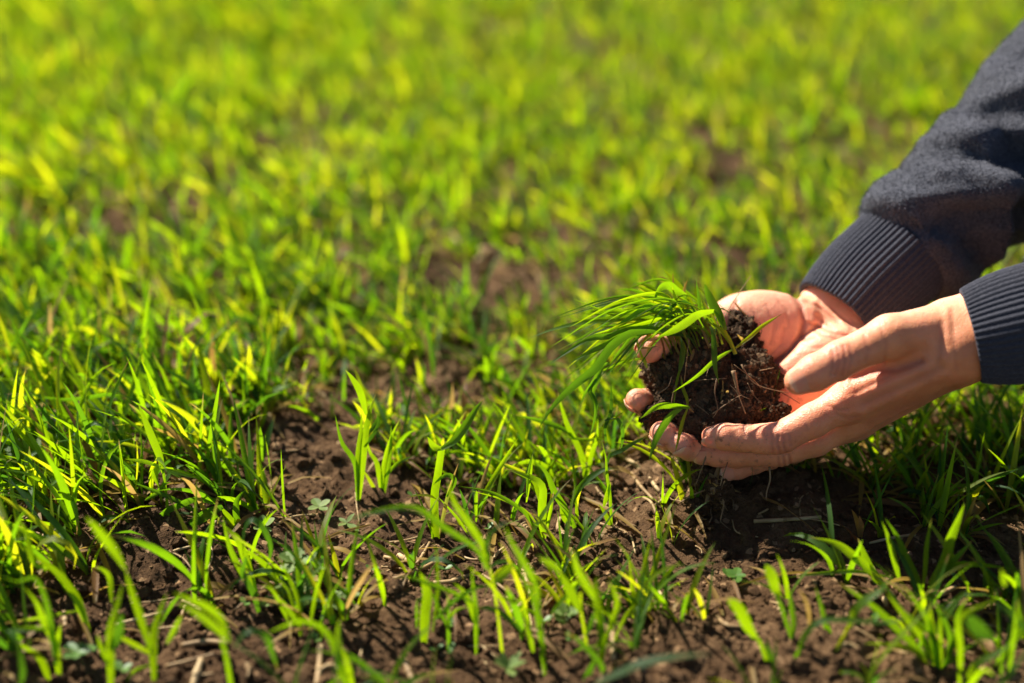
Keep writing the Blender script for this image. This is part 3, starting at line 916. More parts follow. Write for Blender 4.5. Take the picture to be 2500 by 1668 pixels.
def leaf_arrays(pts, width, nseg=10, face=None, k=5, twist=(0.0, 0.0), fold=0.25, rnd=0.5, dry=0.0, tipdry=0.0, blunt=False, stem=False, t0=0.0):
    "a blade along pts; face = the way its flat side looks"
    C = catmull(pts, nseg + 1)
    T = np.gradient(C, axis=0); T /= np.maximum(np.linalg.norm(T, axis=1), 1e-9)[:, None]
    t = np.linspace(0, 1, nseg + 1)
    if face is None: face = TOW
    side = np.cross(T, face); 
    ln = np.linalg.norm(side, axis=1)[:, None]
    side = np.where(ln > 0.05, side / np.maximum(ln, 1e-6), RT)
    for i in range(1, len(side)):
        if side[i] @ side[i - 1] < 0: side[i] = -side[i]
    nrm = np.cross(side, T)
    ang = (twist[0] + (twist[1] - twist[0]) * t)[:, None]
    s2 = side * np.cos(ang) + nrm * np.sin(ang)
    n2 = np.cross(s2, T)
    if stem:
        w = width * (1.0 - 0.25 * t)
    else:
        up = 0.45 + 0.55 * np.sin(np.clip(t / 0.42, 0, 1) * math.pi / 2)
        e = 4.5 if blunt else 1.9
        dn = np.where(t > 0.42, 1 - ((t - 0.42) / 0.58) ** e, 1.0)
        w = width * up * np.maximum(dn, 0.015)
    w = w[:, None] * 0.5
    if k == 3:
        V = np.stack([C - s2 * w + n2 * w * fold, C, C + s2 * w + n2 * w * fold], 1).reshape(-1, 3)
    else:
        V = np.stack([C - s2 * w + n2 * w * fold, C - s2 * w * 0.5 + n2 * w * fold * 0.35, C, C + s2 * w * 0.5 + n2 * w * fold * 0.35, C + s2 * w + n2 * w * fold], 1).reshape(-1, 3)
    i, j = np.meshgrid(np.arange(nseg), np.arange(k - 1), indexing='ij')
    F = np.stack([i * k + j, i * k + j + 1, (i + 1) * k + j + 1, (i + 1) * k + j], -1).reshape(-1, 4)
    tt = np.repeat(t0 + (1 - t0) * t, k)
    dr = np.repeat(dry + tipdry * np.clip((t - 0.55) / 0.45, 0, 1) ** 1.5, k)
    ac = np.tile(np.linspace(0, 1, k), nseg + 1)
    A = np.stack([np.full(len(tt), rnd), tt, dr, ac], 1)
    return V, F, A

def tube_arrays(pts, r0, r1, nseg=8, nv=6):
    C = catmull(pts, nseg + 1)
    T, A, B = frames(C)
    v = np.linspace(0, 2 * math.pi, nv, endpoint=False)
    rr = np.linspace(r0, r1, nseg + 1)
    V = (C[:, None] + (np.cos(v)[None, :, None] * A[:, None] + np.sin(v)[None, :, None] * B[:, None]) * rr[:, None, None]).reshape(-1, 3)
    i, j = np.meshgrid(np.arange(nseg), np.arange(nv), indexing='ij')
    F = np.stack([i * nv + j, i * nv + (j + 1) % nv, (i + 1) * nv + (j + 1) % nv, (i + 1) * nv + j], -1).reshape(-1, 4)
    V = np.vstack([V, C[0][None], C[-1][None]])
    a, b = len(V) - 2, len(V) - 1
    tr = [((j + 1) % nv, j, a) for j in range(nv)] + [(nseg * nv + j, nseg * nv + (j + 1) % nv, b) for j in range(nv)]
    return V, F, np.array(tr)

def const_tint(n, rnd, dry, t=0.6):
    return np.tile(np.array([[rnd, t, dry, 0.5]]), (n, 1))

# ------------------------------------------------------------------ the held clump of soil and wheat
clump = thing("uprooted_wheat_clump", W(1730, 1000, 0.885), "dark clod of soil with uprooted green wheat held in the cupped hands", "soil clump")

cl_balls = [(1640, 930, .885, 17, 17, 16), (1625, 1000, .890, 12, 12, 13), (1720, 920, .885, 24, 22, 20), (1810, 925, .890, 23, 20, 18), (1800, 850, .900, 15, 14, 12),
            (1850, 875, .893, 7, 7, 8), (1870, 960, .893, 12, 14, 12), (1715, 1000, .884, 20, 18, 17), (1800, 1000, .884, 26, 14, 18), (1870, 1000, .890, 13, 10, 12), (1695, 1040, .884, 11, 12, 12), (1600, 1018, .888, 6, 6, 8), (1790, 800, .905, 6, 10, 6), (1640, 870, .888, 12, 10, 12), (1700, 850, .893, 20, 14, 14)]
CB = [(W(a, b, c + .004 + .010 * min(1, max(0, (1010 - b) / 120))), np.array([rx, ry, rz]) * MM) for a, b, c, rx, ry, rz in cl_balls]
AXC = np.stack([RT, UP, FWD])
def clod_sdf(P):
    d = None
    for c, r in CB:
        e = ellipsoid(P, c, AXC, r)
        d = e if d is None else smin(d, e, 0.006)
    near = np.abs(d) < 0.014
    if near.any():
        Q = P[near]
        n = 0.0078 * vnoise(Q, 0.017, 36) + 0.0040 * np.abs(vnoise(Q, 0.0075, 32)) + 0.0020 * vnoise(Q, 0.0038, 33) + 0.0011 * vnoise(Q, 0.0019, 34)
        d[near] += n
    return d
cc = np.array([c for c, r in CB])
V, Q = mesh_sdf(clod_sdf, cc.min(0) - 0.034, cc.max(0) + 0.034, 0.0009, 0.006)
link("soil_lump", build_mesh("soil_lump", V, [Q], False), M_CLOD, clump)
# crumbs clinging to it
rng = np.random.RandomState(9)
nr = normals_of(V, Q)
pick = rng.choice(len(V), 4200, replace=True)
rad = 0.0005 + 0.0009 * rng.rand(len(pick)) + 0.0013 * rng.rand(len(pick)) ** 6
cv, cf = crumbs(V[pick] + nr[pick] * (rad * 0.35)[:, None], rad, rng, 1.0)
link("soil_crumbs", build_mesh("clump_crumbs", cv, [cf], False), M_CLOD, clump, kind="stuff")

# the dangling end: earth caught in roots
dg = [(1730, 1118, .893, 9, 11, 9), (1722, 1148, .890, 6, 9, 6), (1728, 1192, .882, 9, 9, 9), (1745, 1215, .882, 9, 10, 9), (1708, 1228, .880, 8, 8, 8), (1712, 1172, .884, 6, 9, 6), (1752, 1190, .884, 6, 8, 6)]
DB = [(W(a, b, c), np.array([rx, ry, rz]) * MM) for a, b, c, rx, ry, rz in dg]
def dang_sdf(P):
    d = None
    for c, r in DB:
        e = ellipsoid(P, c, AXC, r * 0.80)
        d = e if d is None else smin(d, e, 0.004)
    near = np.abs(d) < 0.012
    if near.any():
        Q = P[near]
        d[near] += 0.0040 * vnoise(Q, 0.009, 41) + 0.0026 * vnoise(Q, 0.0042, 42) + 0.0012 * vnoise(Q, 0.002, 43)
    return d
dc = np.array([c for c, r in DB])
V2, Q2 = mesh_sdf(dang_sdf, dc.min(0) - 0.02, dc.max(0) + 0.02, 0.0009, 0.006)
link("dangling_root_ball", build_mesh("dangling_root_ball", V2, [Q2], False), M_SOIL, clump)

nr2 = normals_of(V2, Q2)
pick = rng.choice(len(V2), 1500, replace=True)
rad = 0.0004 + 0.0009 * rng.rand(len(pick)) + 0.001 * rng.rand(len(pick)) ** 5
cv, cf = crumbs(V2[pick] + nr2[pick] * (rad * 0.4)[:, None], rad, rng, 1.0)
link("soil_crumbs", build_mesh("dangling_crumbs", cv, [cf], False), M_SOIL, clump, kind="stuff")

def wl(pts, d0, d1=None):
    "photo spots to points, distance running from d0 to d1"
    d1 = d0 if d1 is None else d1
    n = len(pts)
    return np.array([W(p[0], p[1], d0 + (d1 - d0) * i / (n - 1)) for i, p in enumerate(pts)])

def root(pts, d, r0=0.0006, r1=0.0002, d1=None):
    V, F, T = tube_arrays(wl(pts, d, d1), r0, r1, 10, 5)
    link("root", build_mesh("root", V, [F, T], True), M_ROOT, clump)
root([(1735, 1190), (1680, 1215), (1640, 1245)], 0.876, 0.0008)
root([(1878, 1138), (1880, 1170), (1872, 1200), (1870, 1222)], 0.878, 0.0007, 0.0004)
root([(1725, 1110), (1700, 1180), (1690, 1180)], 0.872)
root([(1810, 890), (1830, 925), (1860, 945), (1925, 960)], 0.868, 0.0006)
root([(1790, 905), (1800, 950), (1806, 975)], 0.865, 0.0016, 0.0004)
root([(1750, 925), (1745, 960), (1752, 1000), (1740, 1020)], 0.862)
root([(1740, 1010), (1790, 975), (1810, 965)], 0.860, 0.0004)
root([(1795, 945), (1810, 965), (1830, 975)], 0.862, 0.0004)
root([(1855, 905), (1880, 900), (1890, 898)], 0.876, 0.0003)
root([(1600, 965), (1630, 945), (1640, 920)], 0.862, 0.0004)
root([(1648, 940), (1640, 985), (1650, 1010)], 0.864, 0.0005)
root([(1820, 1010), (1800, 960), (1782, 940)], 0.862, 0.0004)
root([(1860, 985), (1840, 965), (1825, 935)], 0.866, 0.0004)
rng = np.random.RandomState(14)
for k in range(60):
    i = rng.randint(len(V)); 
    if (nr[i] @ TOW) < 0.1: continue
    b = V[i]; a = rng.randn(3) * 0.010
    pts = np.array([b - nr[i] * 0.002, b + nr[i] * 0.0022 + a * 0.4, b + nr[i] * 0.0018 + a * 0.9, b + nr[i] * 0.000 + a * 1.5])
    v_, f_, t_ = tube_arrays(pts, 0.00032, 0.00018, 6, 4)
    link("root", build_mesh("root", v_, [f_, t_], True), M_ROOT, clump)
for k in range(60):
    i = rng.randint(len(V2)); b = V2[i]; a = rng.randn(3) * 0.006 - np.array([0, 0, 0.004])
    pts = np.array([b, b + a * 0.6, b + a * 1.1 + rng.randn(3) * 0.002, b + a * 1.8])
    v_, f_, t_ = tube_arrays(pts, 0.0005, 0.0002, 5, 4)
    link("root", build_mesh("root", v_, [f_, t_], True), M_ROOT, clump)

def cleaf(pts, wpx, d0, d1=None, **kw):
    P = wl(pts, d0, d1)
    kw.setdefault("rnd", float(rng.rand()))
    kw.setdefault("nseg", 16)
    V, F, A = leaf_arrays(P, wpx * KP * d0 * .88, **kw)
    link("leaf_blade", build_mesh("leaf_blade", V, [F], True, A), M_LEAF, clump)

def R5(x, y): return (1300 + x / 4.7, 640 + y / 4.7)
def R3(x, y): return (1500 + x / 4.127, 780 + y / 4.127)
def R1(x, y): return (1450 + x / 2.571, 640 + y / 2.571)
def H_(x, y): return (1150 + x / 3.92, 900 + y / 3.92)
def m5(*p): return [R5(*q) for q in p]
def m3(*p): return [R3(*q) for q in p]
def m1(*p): return [R1(*q) for q in p]
def mH(*p): return [H_(*q) for q in p]
# blades blown to the left
cleaf(m5((1650, 720), (1300, 640), (900, 660), (600, 690), (250, 770), (-50, 880)), 17, .885, .868, twist=(.2, -.9), rnd=.45)
cleaf(m5((1800, 620), (1450, 500), (1150, 455), (950, 500), (640, 585)), 22, .888, .880, twist=(.6, -.5), rnd=.5)
cleaf(m5((1750, 700), (1450, 560), (1330, 520), (1150, 620), (950, 730)), 24, .878, .862, twist=(-.5, .6), rnd=.2)
cleaf(m5((1850, 640), (1700, 600), (1500, 640), (1250, 700), (980, 750), (700, 830)), 15, .880, .865, twist=(.3, .9), rnd=.7)
cleaf(m5((2080, 560), (1900, 600), (1750, 700), (1600, 790), (1420, 870)), 27, .868, .846, twist=(.7, .15), rnd=.6, fold=.15)
cleaf(m5((1780, 400), (1650, 330), (1560, 265), (1460, 300), (1380, 470)), 24, .890, .872, twist=(-.1, .8), rnd=.45)
cleaf(m5((1880, 560), (1760, 400), (1640, 230), (1500, 80)), 20, .895, .895, twist=(.3, .3), rnd=.75, tipdry=.2)
cleaf(m5((1900, 600), (1600, 480), (1350, 390), (1150, 320), (960, 315)), 15, .895, .890, twist=(.9, .2), rnd=.3)
cleaf(m5((1850, 560), (1550, 440), (1340, 400), (1070, 390)), 15, .893, .886, twist=(.8, .2), rnd=.6)
cleaf(m5((1500, 420), (1350, 340), (1200, 270)), 15, .897, .9, twist=(.4, .4), rnd=.65)
cleaf(m5((1450, 350), (1300, 260), (1180, 240)), 12, .9, .905, twist=(.4, .4), rnd=.4)
cleaf(m5((1700, 640), (1400, 640), (1100, 580), (900, 560), (760, 600), (580, 590)), 15, .884, .87, twist=(.7, -.4), rnd=.5)
cleaf(m5((1750, 790), (1450, 770), (1150, 770), (900, 850), (640, 880), (400, 1030), (170, 1190)), 19, .874, .858, twist=(.4, -.5), rnd=.25)
cleaf(m5((1500, 790), (1200, 800), (1000, 860), (820, 960), (600, 1060), (420, 1170)), 18, .872, .858, twist=(.5, -.4), rnd=.3)
cleaf(m5((1400, 780), (1150, 800), (980, 880), (890, 1050), (820, 1140)), 15, .876, .87, twist=(.2, .8), rnd=.35)
cleaf(m5((1450, 800), (1160, 840), (1050, 960), (960, 1080), (880, 1180)), 13, .87, .866, twist=(.6, .2), rnd=.3)
cleaf(mH((1900, -370), (1560, -350), (1340, -210), (1190, 0), (1000, 150), (830, 310), (720, 450), (640, 590)), 26, .868, .846, twist=(.3, .1), rnd=.2, fold=.12, nseg=22)
cleaf(m5((1250, 1110), (1050, 1140), (870, 1210), (660, 1300)), 10, .882, .876, rnd=.5, twist=(.2, .6))
cleaf(m5((1300, 1170), (1270, 1090), (1230, 980), (1190, 890)), 9, .88, .884, rnd=.7, stem=True)
cleaf(m5((880, 1160), (800, 1200), (720, 1350), (600, 1510), (560, 1620)), 16, .864, .856, twist=(.1, .7), rnd=.3)
cleaf(m5((780, 1230), (760, 1330), (690, 1480), (720, 1600), (735, 1750)), 15, .862, .858, twist=(.1, 1.2), rnd=.35)
cleaf(mH((1200, 100), (1130, 200), (1190, 330), (1180, 480), (1140, 640)), 14, .860, .858, twist=(.2, 1.0), rnd=.2)
# the upright shoot at the right of the clod
cleaf(m5((2330, 1060), (2260, 900), (2180, 740)), 11, .868, .872, stem=True, rnd=.95)
cleaf(m5((2200, 760), (2120, 560), (2030, 420), (1975, 250)), 21, .872, .872, twist=(.5, -.5), rnd=.35, blunt=True)
cleaf(m5((2215, 780), (2140, 600), (2080, 460), (2040, 330)), 22, .870, .876, twist=(-.4, -.2), rnd=.55)
cleaf(m5((2300, 1000), (2160, 1080), (2050, 1160), (1880, 1310), (1600, 1500)), 13, .864, .852, twist=(.1, .9), rnd=.5, tipdry=.5)
cleaf(m5((2040, 740), (2070, 820), (2085, 1000), (2095, 1200), (2140, 1400)), 16, .858, .852, twist=(.3, -.3), rnd=.15, fold=.1)
cleaf([R1(890, 540), R1(980, 470), R1(1060, 400), R1(1180, 325)], 12, .868, .868, rnd=.8, tipdry=.8, twist=(.3, 0))
cleaf(m5((2330, 1020), (2240, 850), (2120, 740), (1950, 650)), 9, .873, .88, rnd=.7)
cleaf(m5((2340, 1040), (2170, 800), (2030, 690), (1800, 640)), 9, .875, .886, rnd=.85, dry=.25)
# blades in front of the clod
cleaf(m3((660, 520), (690, 330), (670, 180)), 16, .866, .874, rnd=.25, twist=(.3, .2))
cleaf(m3((600, 840), (620, 680), (650, 540), (720, 330)), 7, .862, .87, rnd=.45)
cleaf(m3((740, 880), (730, 800), (690, 690), (670, 560)), 10, .858, .862, rnd=.6, tipdry=.7)
cleaf(m3((760, 890), (600, 870), (430, 880), (260, 1000)), 19, .856, .848, rnd=.45, twist=(.7, .1), fold=.1)
cleaf(m3((680, 890), (560, 980), (430, 1180), (350, 1420)), 23, .856, .844, rnd=.25, twist=(.5, .1), fold=.1)
cleaf(m3((735, 900), (690, 1020), (650, 1180), (610, 1350)), 10, .854, .850, rnd=.75, tipdry=.6)
cleaf(m3((740, 880), (800, 940)), 6, .857, .857, rnd=.9, dry=.8)
cleaf(m3((590, 1370), (600, 1460), (640, 1550)), 4, .87, .87, rnd=.8, dry=.3)
cleaf(m3((330, 490), (280, 380), (220, 210)), 7, .872, .876, rnd=.8, stem=True)
cleaf(m3((430, 200), (360, 270), (320, 350)), 9, .878, .874, rnd=.1, dry=.7)
cleaf(m3((230, 290), (330, 285), (440, 270)), 6, .872, .872, rnd=.9, dry=.6)
cleaf(m5((1780, 390), (1740, 330), (1780, 200)), 7, .89, .89, rnd=.1, dry=.9)
cleaf(m5((1640, 420), (1620, 300), (1610, 120)), 6, .892, .892, rnd=.1, dry=.9)
cleaf(m5((1900, 560), (1760, 470), (1650, 380)), 8, .89, .885, rnd=.05, dry=.9)
cleaf(m5((1560, 200), (1440, 160)), 3, .893, .893, rnd=.9, dry=.8)
# packed stems and short blades between
for k in range(52):
    bx = 1645 + 120 * rng.rand(); by = 848 + 25 * rng.randn() * .6 - (bx - 1590) * 0.25
    d = 0.886 + 0.028 * rng.rand()
    L = 55 + 85 * rng.rand()
    dx = -1.0 + 0.55 * rng.randn()
    p1 = (bx + dx * L * .25, by - L * .35); p2 = (bx + dx * L * .8, by - L * (.5 + .15 * rng.randn())); p3 = (bx + dx * L * 1.45, by - L * (.25 + .4 * rng.randn()))
    dry = 0.75 if rng.rand() < .08 else 0.0
    cleaf([(bx, by + 8), p1, p2, p3], 4 + 6 * rng.rand(), d, d - .008 - .015 * rng.rand(), twist=(rng.randn() * .6, rng.randn() * .6), rnd=float(rng.rand()), dry=dry, tipdry=.6 if rng.rand() < .1 else 0)
for k in range(70):
    bx = 1622 + 145 * rng.rand(); by = 862 - (bx - 1600) * 0.30 + 22 * rng.rand()
    d = 0.880 + 0.028 * rng.rand()
    L = 40 + 55 * rng.rand(); a = -0.2 - .5 * rng.rand()
    cleaf([(bx, by + 12), (bx + a * L * .5, by - L * .5), (bx + a * L * 1.2, by - L)], 4.5 + 3 * rng.rand(), d, d, stem=True, nseg=6, rnd=float(.5 + .5 * rng.rand()), dry=float(rng.choice([.1, .4, .5, .8])))
for k in range(26):   # thin wisps drooping to the left
    bx = 1640 + 100 * rng.rand(); by = 782 + 16 * rng.randn()
    d = .872 + .03 * rng.rand(); ex = 1330 + 190 * rng.rand(); ey = 760 + 210 * rng.rand()
    cleaf([(bx, by + 20), (bx - 40, by - 25 + 10 * rng.randn()), ((bx + ex) / 2 - 10, (by + ey) / 2 - 45), (ex, ey)], 5 + 6 * rng.rand(), d, d - .022 * rng.rand(), twist=(rng.randn() * .6, rng.randn() * .8), rnd=float(rng.rand()), tipdry=.6 if rng.rand() < .15 else 0)
for k in range(12):   # a few that stand up or lean the other way
    bx = 1650 + 110 * rng.rand(); by = 815 - (bx - 1650) * .2
    d = .885 + .02 * rng.rand(); L = 60 + 70 * rng.rand(); dx = -.5 + .75 * rng.rand()
    cleaf([(bx, by + 15), (bx + dx * L * .3, by - L * .5), (bx + dx * L * 1.0, by - L * (.85 + .2 * rng.rand()))], 6 + 7 * rng.rand(), d, d + .01 * rng.randn(), twist=(rng.randn() * .5, rng.randn() * .8), rnd=float(rng.rand()), tipdry=.7 if rng.rand() < .4 else 0)
for k in range(18):   # straw caught in the dangling end
    i = rng.randint(len(V2)); b = V2[i] + nr2[i] * .001; a = rng.randn(3) * .005
    v_, f_, a_ = leaf_arrays(np.array([b - a, b, b + a * .9 + nr2[i] * .002]), .0012 + .0012 * rng.rand(), nseg=5, rnd=float(.5 + .3 * rng.rand()), dry=.85)
    link("dry_leaf_scrap", build_mesh("dry_leaf_scrap", v_, [f_], True, a_), M_LEAF, clump)
for k in range(26):   # short dry chaff and curled rootlets on the clod face
    i = rng.randint(len(V))
    if nr[i] @ TOW < .2: continue
    b = V[i] + nr[i] * .0015; a = rng.randn(3) * .006
    v_, f_, a_ = leaf_arrays(np.array([b - a, b, b + a * .9 + nr[i] * .002]), .0012 + .001 * rng.rand(), nseg=5, rnd=float(rng.rand()), dry=.85)
    link("dry_leaf_scrap", build_mesh("dry_leaf_scrap", v_, [f_], True, a_), M_LEAF, clump)

# ------------------------------------------------------------------ wheat in the field
CROPS = {'A': (350, 1268, 3.92), 'C': (800, 1268, 3.92), 'D': (1200, 1268, 3.92), 'E': (1650, 1268, 3.92), 'F': (2000, 1268, 3.92),
         'G': (0, 900, 3.917), 'H': (1150, 900, 3.92), 'K': (0, 1268, 3.92), 'B': (600, 900, 2.041)}
hero_spots = []
rng = np.random.RandomState(77)

def hero(crop, base, leaves, label, dshift=0.0):
    ox, oy, sc = CROPS[crop]
    bx, by = ox + base[0] / sc, oy + base[1] / sc
    d = ground_depth(by) + dshift
    if dshift:      # nearer or farther stem: its foot is where that column meets the earth
        P = W(bx, by, d)
    P = W(bx, by, d)
    foot = np.array([P[0], P[1], 0.0]); foot[2] = h1(P[0], P[1])
    hero_spots.append((foot[0], foot[1]))
    o = thing("wheat_plant", foot, label, "wheat plant", "single wheat plants in the foreground")
    for lf in leaves:
        pts, w = lf[0], lf[1]
        kw = dict(lf[2]) if len(lf) > 2 else {}
        off = kw.pop("off", 0.0)
        fan = rng.randn() * 0.10
        Q = []
        for (x, y) in pts:
            px, py = ox + x / sc, oy + y / sc
            rise = (by - py) * KP * d
            run = (px - bx) * KP * d
            Q.append(W(px, py, d - 0.42 * rise + fan * run + off))
        Q = np.array(Q)
        z0 = h1(Q[0][0], Q[0][1])
        if abs(pts[0][1] - base[1]) < 60 and abs(pts[0][0] - base[0]) < 60:
            Q[0] = foot + (Q[0] - W(bx, by, d)) * 0.6 - np.array([0, 0, .004])
        kw.setdefault("rnd", float(0.25 + 0.5 * rng.rand()))
        kw.setdefault("twist", (rng.randn() * .35, rng.randn() * .5))
        kw.setdefault("nseg", 16)
        if not kw.get("stem") and rng.rand() < .35: kw.setdefault("tipdry", .6)
        V, F, A = leaf_arrays(Q, w / sc * KP * d * .95, **kw)
        link("leaf_blade", build_mesh("leaf_blade", V, [F], True, A), M_LEAF, o)
    return o

pale = dict(rnd=.1, fold=.1)
lit = dict(rnd=.65, fold=.1)
hero('C', (915, 1150), [([(915, 1150), (932, 900), (952, 760), (935, 620), (880, 505)], 100, dict(lit, blunt=True, twist=(0, .2))), ([(850, 1040), (855, 800), (890, 760), (940, 750)], 26),
     ([(1005, 1080), (1030, 900), (1055, 700), (1052, 450), (1040, 300), (1008, 230)], 42, lit), ([(1145, 1020), (1070, 860), (1020, 730), (990, 650)], 46, dict(tipdry=.9, rnd=.3))],
     "short wheat plant with one broad round-tipped leaf on bare soil")
hero('C', (1155, 1190), [([(1155, 1190), (1155, 960), (1150, 760), (1140, 670)], 42), ([(1160, 970), (1210, 890), (1280, 850), (1340, 850)], 36), ([(1020, 970), (1130, 860), (1250, 750), (1400, 670), (1540, 620)], 46, pale)],
     "small wheat plant whose pale blade reaches right beside the round-tipped one")
hero('C', (1420, 1200), [([(1420, 1200), (1420, 900), (1400, 700), (1385, 560), (1385, 425)], 48), ([(1420, 1000), (1350, 780), (1270, 660), (1200, 610)], 62, lit), ([(1400, 800), (1200, 700), (1000, 630), (800, 560), (620, 545)], 44), ([(1860, 1080), (1700, 930), (1560, 860), (1370, 840)], 60, dict(tipdry=.9, rnd=.1))],
     "wheat plant with one long blade lying level to the left")
hero('B', (1285, 1390), [([(1285, 1390), (1245, 1150), (1215, 1000), (1190, 930)], 20, dict(stem=True, rnd=.8)), ([(1215, 1000), (1180, 880), (1110, 770), (1040, 670), (1008, 560)], 36, lit), ([(1200, 1000), (1150, 900), (1000, 800), (840, 695), (640, 715), (445, 780)], 32, dict(rnd=.4, twist=(.2, -.4), nseg=22)),
     ([(1235, 1070), (1290, 1020), (1340, 960)], 48, lit), ([(1215, 950), (1200, 880), (1240, 800), (1330, 750)], 24, pale)],
     "tall wheat plant with a long blade arching left over the bare soil")
hero('A', (850, 1610), [([(850, 1610), (800, 1350), (750, 1150)], 56, dict(stem=True, rnd=.5)), ([(825, 1160), (740, 950), (600, 830), (450, 770), (290, 700)], 92, lit), ([(830, 1170), (650, 1000), (480, 880), (290, 780)], 76, lit), ([(870, 1230), (960, 1100), (1050, 1070), (1180, 1130), (1230, 1270), (1290, 1450)], 74, dict(pale, twist=(.8, .2)))],
     "blurred foreground wheat plant with a pale blade hanging over to the right", -0.01)
hero('A', (1990, 1600), [([(1990, 1600), (1850, 1250), (1740, 1060), (1600, 985), (1450, 980), (1180, 1090)], 90, dict(rnd=.5, twist=(.1, .9), nseg=22)), ([(1880, 1540), (1870, 1200), (1860, 1050), (1890, 930)], 56, lit), ([(2010, 1560), (1960, 1400), (1870, 1170)], 60)],
     "foreground wheat plant with one blade bent over like a hoop", -0.01)
hero('A', (1100, 740), [([(1100, 740), (1050, 560), (980, 380)], 40, dict(stem=True, rnd=.6)), ([(950, 340), (960, 140), (1010, 20), (1090, 20), (1180, 150), (1220, 300), (1170, 500)], 62, dict(pale, twist=(.9, .2), nseg=22)), ([(980, 360), (950, 520), (1030, 660), (1090, 830), (1130, 1050)], 62, dict(pale, twist=(.5, .1), off=-.02)),
     ([(1000, 300), (1150, 420), (1280, 540), (1380, 630)], 72, lit), ([(1090, 700), (930, 250), (820, 110), (690, 0)], 80, lit), ([(1060, 700), (900, 430), (820, 240), (760, -30)], 60)],
     "wheat plant with two pale ribbon-like blades hanging down")
hero('A', (1510, 1130), [([(1510, 1130), (1490, 800), (1400, 560), (1350, 460), (1260, 340)], 66), ([(1590, 1060), (1640, 760), (1680, 600), (1745, 410)], 40, lit), ([(1450, 960), (1350, 830), (1290, 740)], 66, dict(tipdry=1., rnd=.6)), ([(1380, 970), (1250, 700), (1160, 640), (1110, 640)], 38), ([(1530, 1080), (1420, 760), (1360, 640), (1200, 500)], 50)],
     "dark green wheat plant with an orange-tipped blade by the feathery weed")
hero('B', (555, 640), [([(555, 640), (548, 480), (480, 370), (445, 230)], 28), ([(558, 620), (560, 450), (575, 300), (578, 215)], 32, lit), ([(565, 600), (590, 380), (615, 230), (650, 120)], 38, lit), ([(600, 340), (650, 270), (660, 230), (640, 210)], 22, pale), ([(600, 230), (570, 120), (530, 50), (495, 5)], 38, lit), ([(590, 390), (640, 320), (665, 260), (655, 215)], 20, pale)],
     "tall fan-shaped wheat plant at the back edge of the bare soil")
hero('B', (680, 620), [([(680, 620), (690, 480), (730, 330), (770, 250)], 27), ([(680, 600), (655, 480), (620, 420), (600, 350)], 28, lit), ([(690, 540), (760, 470), (835, 435)], 20), ([(660, 600), (600, 530), (575, 500)], 20, dict(rnd=.8)), ([(685, 600), (720, 420), (725, 280)], 24)],
     "smaller wheat plant close to the right of the fan-shaped one")
hero('B', (945, 800), [([(945, 800), (940, 650), (955, 540), (975, 400)], 48, dict(lit, stem=True)), ([(975, 400), (1040, 360), (1100, 280), (1150, 200), (1190, 150)], 44, dict(rnd=.3)), ([(985, 400), (940, 390), (905, 340)], 34), ([(1000, 640), (1040, 560), (1000, 530), (930, 580)], 26), ([(960, 780), (1010, 620), (1060, 470)], 20, dict(dry=.5)), ([(940, 780), (880, 680), (830, 580)], 14), ([(1110, 830), (1050, 740), (960, 640)], 16)],
     "thick upright wheat shoot with a bent blade in the middle of the picture")
hero('B', (1480, 850), [([(1480, 850), (1475, 700), (1480, 600), (1440, 550), (1300, 500)], 44, lit), ([(1480, 830), (1420, 760), (1370, 700), (1230, 620), (1055, 585)], 22), ([(1500, 800), (1520, 700), (1535, 610)], 20, dict(tipdry=1., rnd=.7)), ([(1470, 840), (1420, 790), (1390, 740)], 16, dict(dry=.8, rnd=.5)), ([(1400, 640), (1410, 520), (1430, 430)], 14)],
     "wheat plant with folded lit leaf and one thin blade reaching left")
hero('H', (1100, 1060), [([(1100, 1060), (1060, 850), (990, 680), (920, 540), (860, 350), (830, 220)], 66, lit), ([(1100, 1040), (1150, 830), (1200, 680), (1215, 480)], 50, lit), ([(990, 680), (900, 590), (700, 510), (420, 440)], 52, dict(rnd=.3)), ([(1300, 680), (1100, 680), (870, 660)], 28), ([(1080, 1050), (960, 960), (880, 860), (710, 780)], 40, pale)],
     "tall wheat plant just left of the lower fingertips")
hero('H', (1020, 1480), [([(1020, 1480), (900, 1340), (800, 1180), (720, 1000), (600, 880)], 72, dict(rnd=.4)), ([(960, 1300), (1050, 1130), (1180, 1020), (1300, 960), (1420, 970)], 66, dict(rnd=.2, twist=(.3, .6))), ([(1030, 1450), (1010, 1350), (1010, 1240)], 36, lit), ([(960, 1500), (900, 1430), (850, 1330)], 70, lit)],
     "wheat plant whose wide blade bows to the right below the fingertips")
hero('H', (700, 1520), [([(700, 1520), (690, 1330), (650, 1180), (600, 1070), (450, 1000), (320, 950)], 76, dict(lit, twist=(.1, .5))), ([(690, 1500), (740, 1400), (790, 1270)], 40, dict(rnd=.4)), ([(530, 1280), (560, 1050), (590, 820)], 44, lit), ([(640, 1500), (520, 1360), (300, 1250), (0, 1170)], 30)],
     "wheat plant with a broad sunlit leaf hooked over to the left")
hero('H', (1350, 1500), [([(1350, 1500), (1330, 1250), (1300, 1000), (1290, 850), (1250, 690)], 34), ([(1310, 900), (1330, 830), (1430, 790), (1560, 710), (1700, 640)], 42, pale), ([(1280, 500), (1380, 470), (1440, 560), (1450, 690), (1430, 790)], 44, dict(pale, twist=(.8, .1))), ([(1370, 1490), (1280, 1380), (1220, 1290)], 54, lit), ([(1270, 1320), (1310, 1180), (1340, 1080)], 48, lit), ([(1280, 540), (1380, 470), (1480, 400)], 28), ([(1290, 700), (1285, 560), (1340, 400), (1340, 130)], 34, pale)],
     "slender wheat plant with a curled pale blade under the fingertips")
